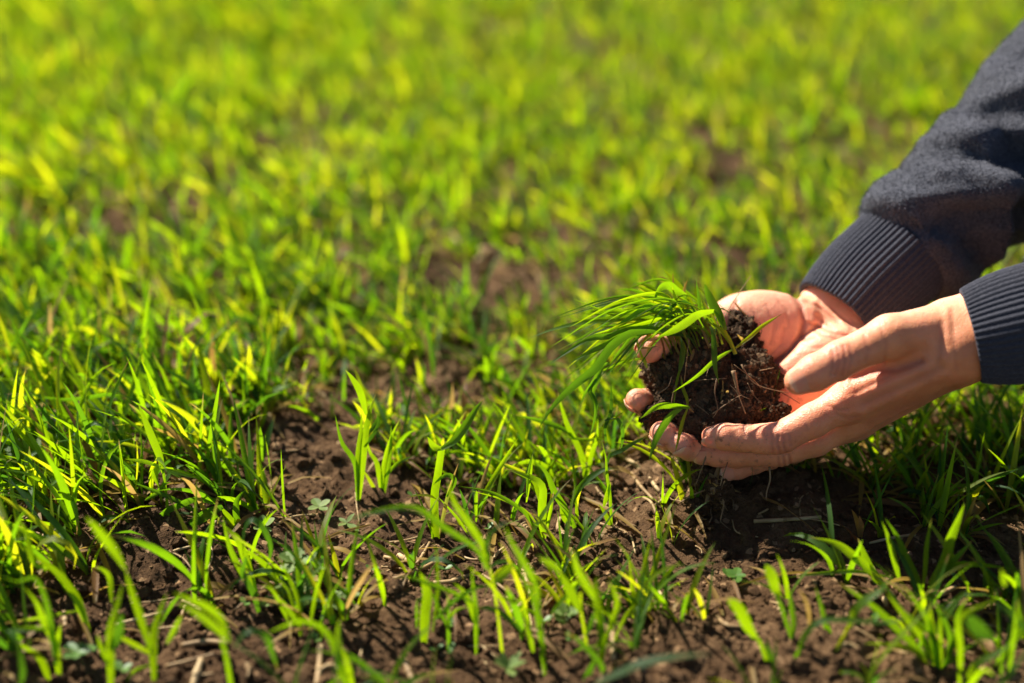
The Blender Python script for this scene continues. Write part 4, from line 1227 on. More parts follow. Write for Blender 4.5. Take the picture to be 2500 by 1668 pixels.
hero('D', (1050, 1410), [([(1050, 1410), (1060, 1150), (1015, 800), (1000, 620), (1025, 540)], 88, dict(lit, blunt=True)), ([(1000, 780), (900, 620), (820, 480), (770, 280)], 80, lit), ([(1000, 1250), (1060, 1050), (1000, 840)], 50), ([(1080, 1200), (1200, 860), (1180, 700), (1100, 580)], 60)],
     "sunlit wheat plant of broad blades at the bottom centre")
hero('D', (925, 1310), [([(925, 1310), (890, 1080), (855, 880), (850, 700)], 38, dict(stem=True, rnd=.8)), ([(850, 880), (780, 740), (720, 620), (640, 490)], 96, lit), ([(640, 500), (560, 430), (450, 370)], 70, dict(tipdry=.6, rnd=.6)), ([(905, 1120), (960, 980), (1000, 840)], 46, pale)],
     "wheat stem holding out one very broad bright leaf to the left")
hero('D', (520, 1410), [([(520, 1410), (460, 1000), (400, 750), (300, 560), (250, 450)], 66), ([(460, 850), (420, 620), (300, 400), (180, 200), (130, 60)], 66, dict(rnd=.5)), ([(400, 1270), (340, 1000), (300, 820), (290, 730)], 66, lit), ([(290, 780), (200, 780), (80, 730)], 62, lit)],
     "tall two-bladed wheat plant leaning left at bottom centre")
hero('D', (1055, 1560), [([(1055, 1560), (1060, 1420), (900, 1220), (780, 1120), (670, 1080)], 62, dict(tipdry=1., rnd=.2)), ([(880, 1580), (940, 1450), (990, 1330)], 70, pale)],
     "foreground wheat plant with an orange-brown tipped blade leaning left")
hero('D', (1230, 1560), [([(1000, 1570), (1250, 1460), (1400, 1390), (1650, 1330), (1900, 1300), (2104, 1290)], 88, dict(pale, twist=(.9, .7), nseg=20, off=-.05)), ([(1230, 1560), (1220, 1500), (1150, 1400)], 50)],
     "blurred wheat plant at the bottom edge with one level blue-green blade")
hero('E', (935, 1480), [([(935, 1480), (880, 1370), (800, 1170), (710, 1080)], 50, dict(stem=True, rnd=.6)), ([(760, 1130), (690, 1030), (630, 900), (580, 830), (480, 750)], 110, dict(lit, blunt=True)), ([(910, 1420), (900, 1300), (880, 1200), (880, 1120)], 60, pale)],
     "wheat shoot with one short blunt bright leaf on shaded soil")
hero('E', (1150, 1290), [([(1150, 1290), (1080, 1050), (1010, 830), (960, 700)], 50, dict(rnd=.3, stem=True)), ([(990, 760), (950, 660), (920, 550), (860, 430)], 112, dict(lit, blunt=True)), ([(1120, 1150), (1130, 1000), (1110, 850), (1080, 640)], 56, dict(rnd=.3, tipdry=.6))],
     "wheat shoot with a torn bright leaf against the hands' shadow")
hero('E', (1130, 1390), [([(1130, 1390), (1180, 1270), (1230, 1130), (1330, 1000), (1500, 960), (1800, 980), (2050, 985), (2242, 930)], 64, dict(rnd=.3, twist=(.5, .8), nseg=22, off=-.02)), ([(1130, 1380), (1090, 1220), (1060, 1200)], 40, lit), ([(1220, 1390), (1350, 1300), (1430, 1220)], 56, pale), ([(1270, 1060), (1275, 930), (1240, 780), (1160, 650)], 44, dict(dry=.9, rnd=.4)), ([(1100, 1400), (1170, 1385), (1240, 1370)], 40, lit)],
     "wheat plant with a long level blade pointing right across the shadow")
hero('E', (1390, 1440), [([(1390, 1440), (1550, 1220), (1660, 1020)], 46, dict(stem=True, rnd=.95)), ([(1660, 1030), (1720, 870), (1830, 760), (1960, 680), (2072, 540)], 86, dict(lit, twist=(.2, .9)))],
     "slanting yellow-green wheat shoot with a single twisted bright leaf")
hero('E', (1480, 1260), [([(1480, 1260), (1440, 1050), (1400, 850), (1330, 630)], 50, dict(rnd=.35)), ([(1480, 1250), (1480, 1130), (1460, 1000)], 46)],
     "thin wheat plant rising into the shadow of the hands")
hero('F', (1160, 1410), [([(1150, 1400), (1000, 1150), (800, 900), (640, 700)], 76), ([(1150, 1400), (1050, 1000), (900, 760), (820, 640)], 66), ([(1180, 1400), (1080, 1050), (1060, 800)], 70), ([(1100, 1370), (900, 1200), (600, 900), (420, 760), (175, 600)], 76), ([(1200, 1400), (1250, 1150), (1130, 850), (1100, 780)], 70), ([(1170, 1400), (1100, 1150), (950, 1000), (700, 800)], 60), ([(1210, 1400), (1300, 1150), (1330, 900), (1480, 680)], 50), ([(1130, 1400), (900, 1260), (640, 1200), (430, 1190)], 66), ([(1190, 1400), (1160, 1100), (1150, 880)], 46), ([(1220, 1410), (1400, 1250), (1560, 1150)], 46)],
     "dense dark tuft of wheat in the hands' shadow at lower right")
hero('F', (1010, 780), [([(1030, 770), (940, 600), (850, 400), (740, 150), (630, -10)], 76), ([(1060, 620), (1200, 400), (1250, 200), (1330, 0), (1390, -150)], 104), ([(1050, 660), (1280, 400), (1480, 190)], 64), ([(640, 660), (480, 470), (370, 180)], 92), ([(620, 670), (540, 540), (300, 330), (150, 230), (-100, 170)], 92), ([(1100, 560), (1250, 460), (1450, 425), (1700, 450), (1850, 480)], 76), ([(760, 560), (690, 300), (640, 130), (600, 20)], 80), ([(980, 700), (1010, 500), (1030, 240), (1080, -20)], 50), ([(700, 560), (360, 500), (0, 520), (-320, 560)], 40)],
     "wide-spreading dark wheat plant just below the near wrist's shadow")
hero('F', (1370, 1540), [([(1370, 1540), (1350, 1250), (1330, 1000), (1400, 900), (1560, 830), (1670, 780), (1690, 680)], 66, dict(lit, nseg=22)), ([(1680, 790), (1800, 880), (1960, 1030), (2100, 1200)], 84, pale), ([(1430, 930), (1560, 1080), (1700, 1150)], 140, dict(pale, off=-.02)), ([(1400, 1500), (1500, 1400), (1680, 1290), (1850, 1180)], 80, lit), ([(1380, 1560), (1550, 1450), (1680, 1500)], 100, dict(lit, off=-.03)), ([(1740, 1500), (1760, 1300), (1900, 1100), (1960, 900)], 60), ([(1800, 1540), (1850, 1200), (1900, 760)], 60), ([(1780, 640), (1760, 560), (1740, 480)], 70, dict(lit))],
     "blurred bent wheat tuft in the lower right corner", -0.01)
hero('G', (1625, 1560), [([(1625, 1560), (1595, 1250), (1560, 960)], 34, dict(stem=True, rnd=.5)), ([(1560, 1000), (1530, 850), (1450, 650), (1380, 480), (1320, 330)], 76, lit), ([(1540, 940), (1380, 890), (1190, 865)], 42, lit), ([(1560, 960), (1720, 1000), (1880, 1050)], 42, lit), ([(1520, 930), (1480, 1020), (1530, 1150)], 66, lit), ([(1390, 1260), (1500, 1190), (1570, 1110), (1640, 1085)], 44, dict(rnd=.3, dry=.3))],
     "tall wheat shoot with leaves branching both ways from one collar")
hero('G', (1200, 900), [([(1200, 900), (1190, 700), (1170, 500), (1120, 260)], 66, lit), ([(1190, 600), (1180, 330), (1120, 255), (1000, 245), (800, 280), (560, 290), (200, 235)], 60, dict(rnd=.2, twist=(.9, .8), nseg=22)), ([(1500, 620), (1300, 600), (1050, 615), (960, 600), (780, 540)], 44, dict(rnd=.3))],
     "wheat plant at left with a long blue-green blade lying flat")
hero('G', (2420, 700), [([(2420, 700), (2480, 450), (2420, 320), (2340, 330), (2150, 430), (1980, 520)], 54, dict(pale, twist=(.9, .4), nseg=20)), ([(2400, 690), (2250, 640), (2100, 570), (1960, 520), (1810, 360)], 60, lit), ([(2420, 700), (2520, 470), (2560, 330)], 70, lit)],
     "wheat plant with a pale drooping tip above the shaded soil at left centre")
hero('G', (560, 1000), [([(560, 1000), (300, 800), (130, 700), (300, 635), (420, 650), (560, 690), (680, 690), (820, 655)], 46, dict(pale, nseg=24)), ([(880, 1010), (820, 800), (700, 540), (640, 450), (580, 330), (550, 175)], 60, dict(rnd=.4)), ([(560, 1000), (500, 760), (380, 600)], 60)],
     "leaning wheat plant at far left with a silvery bent-back blade")
hero('G', (2290, 1580), [([(2290, 1580), (2200, 1440), (2110, 1320)], 90, lit), ([(2130, 1320), (2050, 1350), (1900, 1440), (1730, 1560)], 116, dict(pale, twist=(.5, .2))), ([(2040, 1290), (1960, 1260), (1850, 1250), (1700, 1310), (1580, 1370), (1400, 1540)], 76, dict(rnd=.2, twist=(.6, .5), nseg=20)), ([(2280, 1560), (2260, 1300), (2350, 1150)], 70)],
     "wheat plant with two wide blades drooping left above the litter")
hero('G', (385, 1560), [([(400, 1540), (420, 1200), (440, 920)], 54, lit), ([(370, 1560), (310, 1200), (280, 740)], 96, lit), ([(360, 1540), (350, 1200), (370, 860)], 60), ([(620, 1560), (480, 1400), (350, 1200)], 80, lit)],
     "upright sunlit wheat blades standing at the left edge")
hero('K', (550, 1480), [([(550, 1480), (530, 1200), (430, 1000), (350, 800), (230, 650)], 80, lit), ([(480, 1580), (400, 1350), (280, 1250), (120, 1160)], 86, lit), ([(540, 1400), (450, 800), (330, 560), (180, 600), (0, 540)], 60), ([(450, 1050), (250, 1050), (0, 1080)], 60, dict(rnd=.5)), ([(540, 1300), (560, 1100), (580, 1000)], 40)],
     "blurred wheat plant at the bottom left with blades leaning left")
hero('K', (1040, 1600), [([(1040, 1600), (1060, 1250), (1060, 1050), (1130, 800), (1180, 600)], 92, lit), ([(1060, 1250), (1130, 1100), (1170, 900)], 96, pale), ([(1050, 1400), (980, 1250), (930, 1100)], 60, lit)],
     "blurred upright wheat plant at bottom left beside a round-leaved weed")
hero('K', (1460, 1490), [([(1460, 1490), (1470, 1150), (1530, 900), (1600, 700)], 92, lit), ([(1450, 1270), (1350, 950), (1250, 650), (1200, 480)], 92, lit), ([(1200, 480), (1080, 280), (900, 60), (820, -20)], 100, lit), ([(1600, 1190), (1680, 1040), (1750, 890)], 56, dict(tipdry=.9, rnd=.6)), ([(1430, 1400), (1300, 1450), (1200, 1550)], 46), ([(1470, 1300), (1200, 1150), (1050, 1080)], 60)],
     "V-shaped wheat plant of two broad blades at the lower left")
hero('K', (870, 1080), [([(860, 1080), (760, 800), (660, 640), (540, 500), (330, 350), (190, 260)], 94, lit), ([(830, 1000), (720, 760), (620, 680)], 70, dict(rnd=.6, tipdry=.7)), ([(740, 880), (400, 940), (150, 975), (0, 1000)], 50, dict(rnd=.6, dry=.4)), ([(1070, 800), (1050, 560), (980, 480), (880, 450)], 66, lit), ([(450, 480), (320, 400), (250, 120), (160, -20)], 90, lit)],
     "wheat plant with one wide bright blade slanting far to the left")

# ------------------------------------------------------------------ the rest of the stand
def plant_leaves(rng, lean, tall, nseg=8, k=5):
    out = []
    nsh = rng.randint(1, 4)
    for s in range(nsh):
        b = np.array([rng.randn() * .006, rng.randn() * .006, -0.004])
        nl = rng.randint(2, 4)
        az0 = rng.rand() * 6.28
        for l in range(nl):
            az = az0 + l * math.pi + rng.randn() * .5
            L = tall * (0.55 + 0.75 * rng.rand())
            out_el = 0.18 + 0.5 * rng.rand()
            curl = 0.12 + 0.9 * rng.rand() ** 2 + (1.7 if rng.rand() < .10 else 0)
            pts = [b]
            p = b.copy(); n = 7
            dirh = np.array([math.cos(az), math.sin(az), 0])
            el = math.pi / 2 - 0.08
            for i in range(n):
                t = (i + 1) / n
                e = math.pi / 2 - 0.06 - out_el * min(1, t * 2.2) - curl * t ** 2.0
                d = dirh * math.cos(e) + np.array([0, 0, math.sin(e)]) + lean * (0.4 + .8 * t)
                p = p + d / np.linalg.norm(d) * (L / n)
                pts.append(p.copy())
            w = (0.0019 + 0.0019 * rng.rand()) * (tall / .045) ** .6
            dry = 0.0
            if rng.rand() < .035: dry = .8; L *= .6
            face = -dirh + np.array([0, 0, .5])
            out.append(leaf_arrays(np.array(pts), w, nseg=nseg, k=k, face=face, twist=(rng.randn() * .35, rng.randn() * .8), fold=.22, rnd=float(np.clip(.51 + .33 * rng.randn(), 0, 1)), dry=dry, tipdry=.7 if rng.rand() < .18 else 0.0))
        if rng.rand() < .55:   # a dead lower leaf, sprawled
            az = rng.rand() * 6.28; L = .02 + .03 * rng.rand()
            dh = np.array([math.cos(az), math.sin(az), 0])
            pts = np.array([b + [0, 0, .006], b + dh * L * .5 + [0, 0, .012], b + dh * L + [0, 0, .007]])
            out.append(leaf_arrays(pts, .0022 + .0015 * rng.rand(), nseg=4, k=3, face=np.array([0, 0, 1.]), rnd=float(rng.rand()), dry=.85))
    return out

def density(px, py):
    "how thickly the stand grows, by where a plant's foot shows in the photograph"
    v = np.ones_like(px) * 1.0
    def patch(cx, cy, rx, ry, k):
        nonlocal v
        q = ((px - cx) / rx) ** 2 + ((py - cy) / ry) ** 2
        v = v * (1 - (1 - k) * np.exp(-q ** 1.5))
    patch(960, 1330, 330, 150, .06)
    patch(900, 1180, 300, 90, .12)
    patch(760, 1080, 130, 90, .15)
    patch(1120, 940, 280, 45, .35)
    patch(1130, 690, 220, 50, .15)
    patch(750, 400, 150, 42, .12)
    patch(960, 295, 90, 26, .2)
    patch(460, 700, 130, 30, .3)
    patch(640, 640, 120, 30, .3)
    patch(1500, 640, 110, 40, .3)
    patch(1830, 380, 110, 40, .35)
    patch(250, 480, 90, 26, .35)
    patch(2050, 1330, 330, 110, .12)
    patch(2250, 1440, 300, 100, .15)
    patch(1880, 1240, 160, 90, .15)
    patch(1900, 1480, 250, 120, .06)
    patch(1950, 1620, 350, 60, .25)
    patch(1300, 1620, 500, 80, .35)
    patch(800, 1560, 300, 90, .2)
    patch(250, 1560, 400, 100, .30)
    patch(1450, 1400, 250, 90, .6)
    patch(1780, 640, 220, 60, .6)
    patch(2350, 1150, 200, 80, .7)
    patch(1600, 1260, 170, 120, .15)
    patch(1700, 1330, 150, 110, .0)
    v = np.where((px < 700) & (py > 600) & (py < 1330), np.minimum(v * 1.8, 1.6), v)
    v = np.where((px > 1300) & (py < 760), v * .6, v)
    patch(620, 640, 380, 90, .75)
    v = np.where((py > 1150) & (px > 680), v * .45, v)
    v = np.where((py > 1330) & (px <= 680), v * .6, v)
    v = np.where(py > 1560, v * .35, v)
    v = np.where(py > 1668, v * .25, v)
    v = np.where(py < 420, v * (1.0 + .8 * np.clip((420 - py) / 200, 0, 1)), v)
    return v

rng = np.random.RandomState(123)
spots = []
def scatter(y0, y1, per_m2, wmul, wadd):
    w = wmul * y1 + wadd
    n = int((y1 - y0) * 2 * w * per_m2)
    y = y0 + (y1 - y0) * rng.rand(n); x = (rng.rand(n) * 2 - 1) * w
    k = np.abs(x) < wmul * y + wadd
    return x[k], y[k]
a_ = scatter(0.50, 1.35, 6600, .41, .10); b_ = scatter(1.35, 2.5, 6000, .38, .12); c_ = scatter(2.5, 3.8, 1500, .39, .2); d_ = scatter(3.8, 9.0, 240, .40, .3)
e_ = scatter(0.45, 3.2, 1500, .45, .75)     # the same stand goes on to either side
k_ = np.abs(e_[0]) > .41 * e_[1] + .10
xx = np.concatenate([a_[0], b_[0], c_[0], d_[0], e_[0][k_]]); yy = np.concatenate([a_[1], b_[1], c_[1], d_[1], e_[1][k_]])
P = np.stack([xx, yy, np.zeros_like(xx)], 1)
px, py, dep = proj(P)
clus = 0.80 + 0.55 * vnoise(P, .10, 61) + .30 * vnoise(P, .35, 62)
dn = np.where((dep > .3) & (px > -300) & (px < 2800), density(px, py), .9) * np.clip(clus, .15, 1.3)
keep = rng.rand(len(xx)) < dn * .85
# close to the camera nothing stands in the way of the view
keep &= ~((yy < .52))
hs = np.array(hero_spots)
dmin = np.min((xx[:, None] - hs[None, :, 0]) ** 2 + (yy[:, None] - hs[None, :, 1]) ** 2, 1) ** .5
keep &= dmin > .016
xx, yy, px, py, dep = xx[keep], yy[keep], px[keep], py[keep], dep[keep]
zz = soil_h(xx, yy)
print("plants", len(xx))
inview = (px > -60) & (px < 2560) & (py > 150) & (py < 1800) & ~((px > 1950) & (py < 800) & (py > 0) & (px > 1950 + (800 - py) * .3))
order = np.argsort(np.where(inview, dep, 99))
N_IND = 300 - len(hero_spots)
ind = order[:N_IND]

protos = []
for k in range(70):
    lean = np.array([-0.42 + .16 * rng.randn(), .05 + .15 * rng.randn(), 0])
    protos.append(plant_leaves(rng, lean, 0.038 + 0.014 * rng.rand(), 4, 3))

def region_label(x, y):
    if y > 1420:
        return ("young wheat plant among the blurred blades along the bottom left edge" if x < 900 else "young wheat plant among the blurred blades along the bottom edge") if x < 1700 else "young wheat plant growing in the lower right corner"
    if x < 700:
        return "young wheat plant in the thick sunlit stand at the left"
    if x > 1750:
        return "young wheat plant standing behind or below the sleeves and wrists"
    if y > 1180:
        return "young wheat plant growing near the bare soil below the hands"
    return "young wheat plant in the sharp stand left of the hands"

for i in ind:
    r = np.random.RandomState(5000 + int(i))
    leftness = np.clip((900 - px[i]) / 900, 0, 1)
    lean = np.array([-0.20 - 0.38 * leftness + .12 * r.randn(), .05 + .12 * r.randn(), 0])
    lv = plant_leaves(r, lean, 0.042 + .020 * r.rand() + .022 * leftness)
    base = np.array([xx[i], yy[i], zz[i]])
    lab = region_label(px[i], py[i])
    o = thing("wheat_plant", base, lab, "wheat plant", lab.replace("young wheat plant", "young wheat plants"))
    o.empty_display_size = .01
    for V, F, A in lv:
        lf = bpy.data.objects.new("leaf_blade", build_mesh("leaf_blade", V, [F], True, A))
        lf.data.materials.append(M_LEAF)
        COL.objects.link(lf); lf.parent = o

mask = np.ones(len(xx), bool); mask[ind] = False
rest = np.where(mask)[0]
pv = [[np.concatenate([l[0] for l in p]), p] for p in protos]
packs = []; far_packs = []
for p in protos:
    off = 0; Vs, Fs, As = [], [], []
    for V, F, A in p:          # far away: flat strips with every other row left out
        n = len(V) // 3
        rows = sorted(set(list(range(0, n, 2)) + [n - 1]))
        ix = np.array([[r * 3, r * 3 + 2] for r in rows]).ravel()
        m = len(rows)
        f = np.array([(2 * i, 2 * i + 1, 2 * i + 3, 2 * i + 2) for i in range(m - 1)])
        Vs.append(V[ix]); Fs.append(f + off); As.append(A[ix]); off += 2 * m
    far_packs.append((np.concatenate(Vs), np.concatenate(Fs), np.concatenate(As)))
for p in protos:
    off = 0; Vs, Fs, As = [], [], []
    for V, F, A in p:
        Vs.append(V); Fs.append(F + off); As.append(A); off += len(V)
    packs.append((np.concatenate(Vs), np.concatenate(Fs), np.concatenate(As)))
# plain low-detail version for the far part: every other row of the blade
AV, AF, AA = [], [], []; off = 0
for i in rest:
    V, F, A = (packs if dep[i] < 1.6 and -200 < px[i] < 2700 else far_packs)[rng.randint(len(packs))]
    a = rng.randn() * .5
    c, s = math.cos(a), math.sin(a)
    k = (.66 + .48 * rng.rand()) * (1.35 if dep[i] > 3.6 else 1.0) * (1.0 + .35 * min(1, max(0, (1000 - px[i]) / 500)))
    V2 = np.stack([V[:, 0] * c - V[:, 1] * s, V[:, 0] * s + V[:, 1] * c, V[:, 2]], 1) * k + np.array([xx[i], yy[i], zz[i]])
    A2 = A.copy(); A2[:, 0] = np.clip(A2[:, 0] + .15 * rng.randn() + (.12 if dep[i] > 1.3 else 0), 0, 1)
    AV.append(V2); AF.append(F + off); AA.append(A2); off += len(V)
link("wheat_stand", build_mesh("wheat_stand", np.concatenate(AV), [np.concatenate(AF)], True, np.concatenate(AA)), M_LEAF, label="dense stand of young green wheat filling the field behind", cat="wheat", kind="stuff")
print("stand tris", 2 * sum(len(f) for f in AF))

# ------------------------------------------------------------------ straw and weeds
def ground_at(px, py):
    P = W(px, py, ground_depth(py))
    return np.array([P[0], P[1], h1(P[0], P[1])])

def straw(p0, p1, dia, label, group=None, bend=0.0, lift=0.0015):
    a, b = ground_at(*p0), ground_at(*p1)
    a[2] += dia * .5 + lift * .3; b[2] += dia * .5 + lift
    m = (a + b) / 2; m[2] = max(m[2], h1(m[0], m[1]) + dia * .6)
    sd = np.cross(b - a, [0, 0, 1.0]); m = m + sd * bend
    o = thing("straw_stalk", (a[0], a[1], a[2]), label, "straw", group)
    V, F, T = tube_arrays(np.array([a, m, b]), dia * .5, dia * .42, 10, 8)
    link("stalk", build_mesh("stalk", V, [F, T], True), M_STRAW, o)
    # a node: the thickened ring of the stem
    c = a + (m - a) * .9; dr = (b - a) / np.linalg.norm(b - a)
    V, F, T = tube_arrays(np.array([c - dr * dia * .45, c, c + dr * dia * .45]), dia * .56, dia * .54, 4, 8)
    link("node", build_mesh("node", V, [F, T], True), M_STRAW, o)
    return o

def cr(c, x, y):
    ox, oy, s = CROPS[c]
    return (ox + x / s, oy + y / s)
straw(cr('C', 635, 605), cr('C', 1040, 340), .0030, "longest straw stalk on the bare soil, lying slantwise", bend=.03)
straw(cr('C', 680, 300), cr('C', 810, 425), .0036, "short thick straw stub on the bare soil above the long stalk", bend=.0)
straw(cr('C', 540, 300), cr('C', 690, 370), .0022, "thin dark straw left of the short thick stub", bend=.02)
straw(cr('C', 850, 370), cr('C', 975, 180), .0022, "white split straw sliver beside the long stalk", bend=.02)
straw(cr('C', 490, 480), cr('C', 920, 165), .0012, "thin orange-brown straw curving behind the stubs", bend=.08)
straw(cr('H', 1300, 760), cr('H', 1800, 1310), .0030, "thick long straw stalk lying left of the dangling roots", bend=-.06)
straw(cr('H', 1530, 1060), cr('H', 1740, 1400), .0024, "pale broken straw beside the thick long stalk", bend=.02)
straw(cr('D', 320, 20), cr('D', 440, 170), .0040, "pale straw piece behind the bare soil at centre", bend=.0)
straw(cr('D', 640, 40), cr('D', 760, 260), .0034, "pale straw leaning among the wheat at centre", bend=.02)
straw(cr('D', 1160, 1440), cr('D', 1155, 1000), .0032, "straight straw stalk pointing away at the bottom centre", bend=.0)
straw(cr('A', 360, 1180), cr('A', 820, 1210), .0034, "grey bent straw lying at the lower left", bend=-.10)
straw(cr('A', 210, 1370), cr('A', 740, 1330), .0020, "thin grey straw just below the bent one", bend=.01)
straw(cr('A', 470, 1560), cr('A', 560, 1370), .0044, "stubby grey straw end at the bottom left", bend=.0)
straw(cr('A', 1660, 1600), cr('A', 1700, 1290), .0036, "pale straw stub standing toward the bottom edge", bend=.02)
straw(cr('C', 740, 1330), cr('C', 840, 1560), .0042, "whitish dry straw at the bottom centre left", bend=.02)
straw(cr('K', 50, 215), cr('K', 280, 235), .0036, "pale bent straw among the blades at the left edge", bend=.12)
straw(cr('E', 740, 110), cr('E', 1380, 60), .0026, "long pale straw lying flat below the near hand", bend=.01)
straw(cr('E', 900, 850), cr('E', 1040, 960), .0012, "thin straw splinter on the sunlit soil at lower right", bend=.0)
straw(cr('F', 1110, 760), cr('F', 1300, 665), .0034, "straw stalk pointing at the tiny round sprout", bend=.01)
straw(cr('F', 1550, 680), cr('F', 1960, 690), .0016, "thin straw crossing the sunlit clods at the right edge", bend=.01)
straw(cr('G', 1500, 1240), cr('G', 1850, 1230), .0024, "pale straw lying level in the left stand", bend=.01)
straw((1085, 560), (1150, 622), .0062, "thick blurred straw stalk on the bare patch in the middle distance")
straw((1150, 608), (1215, 612), .0050, "blurred straw lying level behind the thick one")
straw((1190, 610), (1165, 650), .0050, "short blurred straw pointing down from the level one")
straw((862, 460), (892, 520), .0062, "pale blurred straw standing out left of centre in the middle distance")
straw((745, 740), (775, 790), .0042, "pale straw stub among green blades left of centre")
straw((1470, 520), (1500, 560), .0046, "blurred pale straw behind the held clump")
rng = np.random.RandomState(404)
for k in range(230):
    py_ = 480 + 1170 * rng.rand(); px_ = 2500 * rng.rand()
    if px_ > 1500 and py_ < 1150: continue
    d = ground_depth(py_); Ln = .008 + .03 * rng.rand() ** 2
    a = rng.rand() * 6.28
    P = W(px_, py_, d); q = P + Ln * np.array([math.cos(a), math.sin(a), 0])
    qx, qy, _ = proj(q)
    straw((px_, py_), (float(qx), float(qy)), .0009 + .0021 * rng.rand() ** 2, "small dry straw scrap lying on the soil", "small straw scraps on the soil", bend=.15 * rng.randn(), lift=.001)
# fallen yellow leaves
for k in range(110):
    py_ = 460 + 1090 * rng.rand(); px_ = 2500 * rng.rand()
    if px_ > 1500 and py_ < 1150: continue
    c = ground_at(px_, py_)
    a = rng.rand() * 6.28; Ln = .010 + .02 * rng.rand()
    dh = np.array([math.cos(a), math.sin(a), 0])
    pts = np.array([c - dh * Ln + [0, 0, .003], c + [0, 0, .005 + .004 * rng.rand()], c + dh * Ln + [0, 0, .002]])
    V, F, A = leaf_arrays(pts, .002 + .003 * rng.rand(), nseg=7, face=np.array([0, 0, 1.]), twist=(rng.randn() * .5, rng.randn() * .8), rnd=float(rng.rand()), dry=.85)
    o = link("fallen_leaf", build_mesh("fallen_leaf", V, [F], True, A), M_LEAF, label="small yellowed leaf fallen on the soil", cat="dry leaf", group="yellowed leaves fallen on the soil")

def leaf_plate(outline, c, ax, up, scale, cup=.15):
    "a flat leaf from a 2-D outline (x along its axis), fanned from its midrib"
    ax = ax / np.linalg.norm(ax); s = np.cross(up, ax); s /= np.linalg.norm(s); n = np.cross(ax, s)
    o2 = np.array(outline, float)
    mid = np.array([[x, 0.0] for x in np.linspace(o2[:, 0].min(), o2[:, 0].max(), 5)])
    half = o2
    V = []; F = []
    def put(p): V.append(c + scale * (ax * p[0] + s * p[1] + n * (cup * abs(p[1]) - .25 * p[0] * p[0] * cup))); return len(V) - 1
    for sg in (1, -1):
        a = [put((x, sg * y)) for x, y in half]
        m = [put((x * .96, 0)) for x, y in half]
        for i in range(len(half) - 1):
            q = (a[i], a[i + 1], m[i + 1], m[i])
            F.append(q if sg < 0 else q[::-1])
    return np.array(V), np.array(F)

LOBED = [(0, .04), (.25, .10), (.45, .34), (.62, .20), (.72, .42), (.84, .22), (.92, .26), (1.0, .02)]
ROUND = [(0, .03), (.2, .22), (.5, .36), (.8, .28), (.95, .12), (1.0, .01)]
LANCE = [(0, .03), (.25, .17), (.5, .22), (.75, .15), (.92, .05), (1.0, .005)]

def weed(px_, py_, size, nleaf, outline, label, h=.02, group=None, cat="weed", tilt=.35, mat=None, scatter=0, name="weed"):
    g = ground_at(px_, py_)
    o = thing(name, g, label, cat, group)
    top = g + np.array([rng.randn() * .002, rng.randn() * .002, h])
    if h > .004:
        V, F, T = tube_arrays(np.array([g - [0, 0, .003], (g + top) / 2 + rng.randn(3) * .001, top]), .0008 + .01 * size * .1, .0006, 6, 6)
        link("stem", build_mesh("stem", V, [F, T], True), M_WEEDSTEM, o)
    a0 = rng.rand() * 6.28
    for k in range(nleaf):
        a = a0 + 6.283 * k / nleaf + .2 * rng.randn()
        ax = np.array([math.cos(a), math.sin(a), tilt + .25 * rng.randn()])
        V, F = leaf_plate(outline, top - np.array([0, 0, scatter * h * rng.rand()]), ax, np.array([0, 0, 1.0]), size * (.75 + .5 * rng.rand()))
        link("leaf", build_mesh("leaf", V, [F], True), mat or M_WEED, o)
    return o

weed(*cr('A', 1530, 640), .010, 7, LOBED, "pale lobed-leaved weed on a brown stem over the bare soil", h=.020)
weed(*cr('K', 830, 1400), .009, 6, ROUND, "round-leaved green weed at the bottom left", h=.016, mat=M_SPROUT)
weed(*cr('K', 1130, 1400), .007, 4, ROUND, "smaller round-leaved weed right of the larger one", h=.008, mat=M_SPROUT)
weed(*cr('C', 1760, 1500), .012, 6, LANCE, "pale weed with pointed spreading leaves at the bottom centre", h=.006, tilt=.9)
weed(*cr('D', 760, 980), .008, 9, LOBED, "tiny fuzzy light green weed between wheat plants at centre", h=.008, tilt=.6, scatter=.6)
weed(*cr('A', 1100, 190), .009, 5, ROUND, "small pale weed at the edge of the left stand", h=.006)
weed(*cr('B', 350, 720), .009, 4, ROUND, "small pale weed on the soil left of the bare patch", h=.005)
weed(*cr('B', 490, 780), .010, 4, LANCE, "bluish small weed in the shaded soil at left centre", h=.004)
weed(*cr('F', 1880, -240), .012, 7, ROUND, "light green weed on the soil below the near sleeve", h=.014)
weed(*cr('E', 530, 590), .007, 5, ROUND, "small green weed in the shadow left of the torn leaf", h=.006, mat=M_SPROUT)

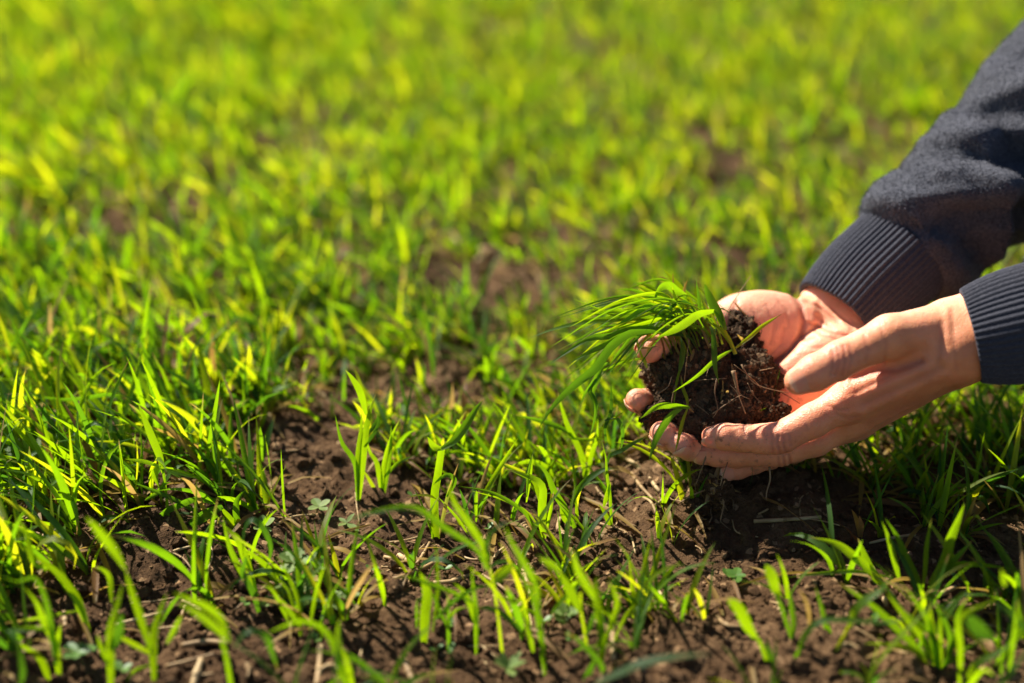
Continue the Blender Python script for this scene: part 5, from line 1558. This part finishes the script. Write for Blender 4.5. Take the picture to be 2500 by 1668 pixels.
def feathery(px_, py_, label, shoots):
    g = ground_at(px_, py_)
    o = thing("feathery_weed", g, label, "weed")
    for (dx, dy, hh) in shoots:
        base = g - [0, 0, .002]; top = g + np.array([dx, dy, hh])
        C = catmull(np.array([base, g + np.array([dx * .35, dy * .35, hh * .6]), top]), 12)
        V, F, T = tube_arrays(np.array([base, g + np.array([dx * .35, dy * .35, hh * .6]), top]), .0006, .0003, 8, 5)
        st = link("stem", build_mesh("stem", V, [F, T], True), M_WEED, o)
        for i in range(3, 12):
            for sg in (1, -1):
                tg = C[min(i + 1, 11)] - C[i - 1]; tg /= np.linalg.norm(tg)
                sd = np.cross(tg, [0, 0, 1.0]) + 1e-6; sd /= np.linalg.norm(sd)
                ax = sd * sg + tg * .9 + rng.randn(3) * .25
                V, F = leaf_plate(LOBED, C[i], ax, np.array([0, 0, 1.0]) + rng.randn(3) * .3, .0042 + .0022 * rng.rand())
                link("leaf", build_mesh("leaf", V, [F], True), M_WEED, st)
feathery(*cr('A', 1540, 830), "silvery feathery-leaved weed beside the dark wheat plant", [(-.020, -.004, .010), (-.012, .004, .016), (.010, .002, .030), (.018, -.004, .009), (.004, -.006, .012), (.028, .002, .012), (-.002, .006, .018)])

for k, (c, x, y) in enumerate([('C', 1125, 490), ('C', 420, 470), ('C', 1180, 1010), ('F', 1320, 620), ('A', 1660, 1200), ('A', 980, 870), ('K', 150, 1320), ('B', 760, 680), ('B', 830, 640), ('C', 1170, 1240), ('C', 1040, 1230), ('D', 500, 1000), ('D', 730, 1220), ('E', 1880, 1120), ('F', 620, 1040), ('E', 500, 600), ('A', 1380, 380), ('B', 1210, 800)]):
    labs = {3: "tiny round-leaved sprout lit against the shaded soil at right", 0: "tiny two-leaved sprout right of the longest straw stalk"}
    g = ground_at(*cr(c, x, y))
    o = thing("sprout", g, labs.get(k, "tiny two-leaved green sprout low on the soil"), "sprout", "tiny sprouts on the soil")
    V, F, T = tube_arrays(np.array([g - [0, 0, .002], g + [0, 0, .002], g + [0, 0, .004]]), .0005, .0004, 4, 5)
    link("stem", build_mesh("stem", V, [F, T], True), M_WEEDSTEM, o)
    a = rng.rand() * 6.28
    for sg in (0, math.pi):
        V, F = leaf_plate(ROUND, g + [0, 0, .004], np.array([math.cos(a + sg), math.sin(a + sg), .5]), np.array([0, 0, 1.0]), .0042 + .0018 * rng.rand())
        link("leaf", build_mesh("leaf", V, [F], True), M_SPROUT, o)
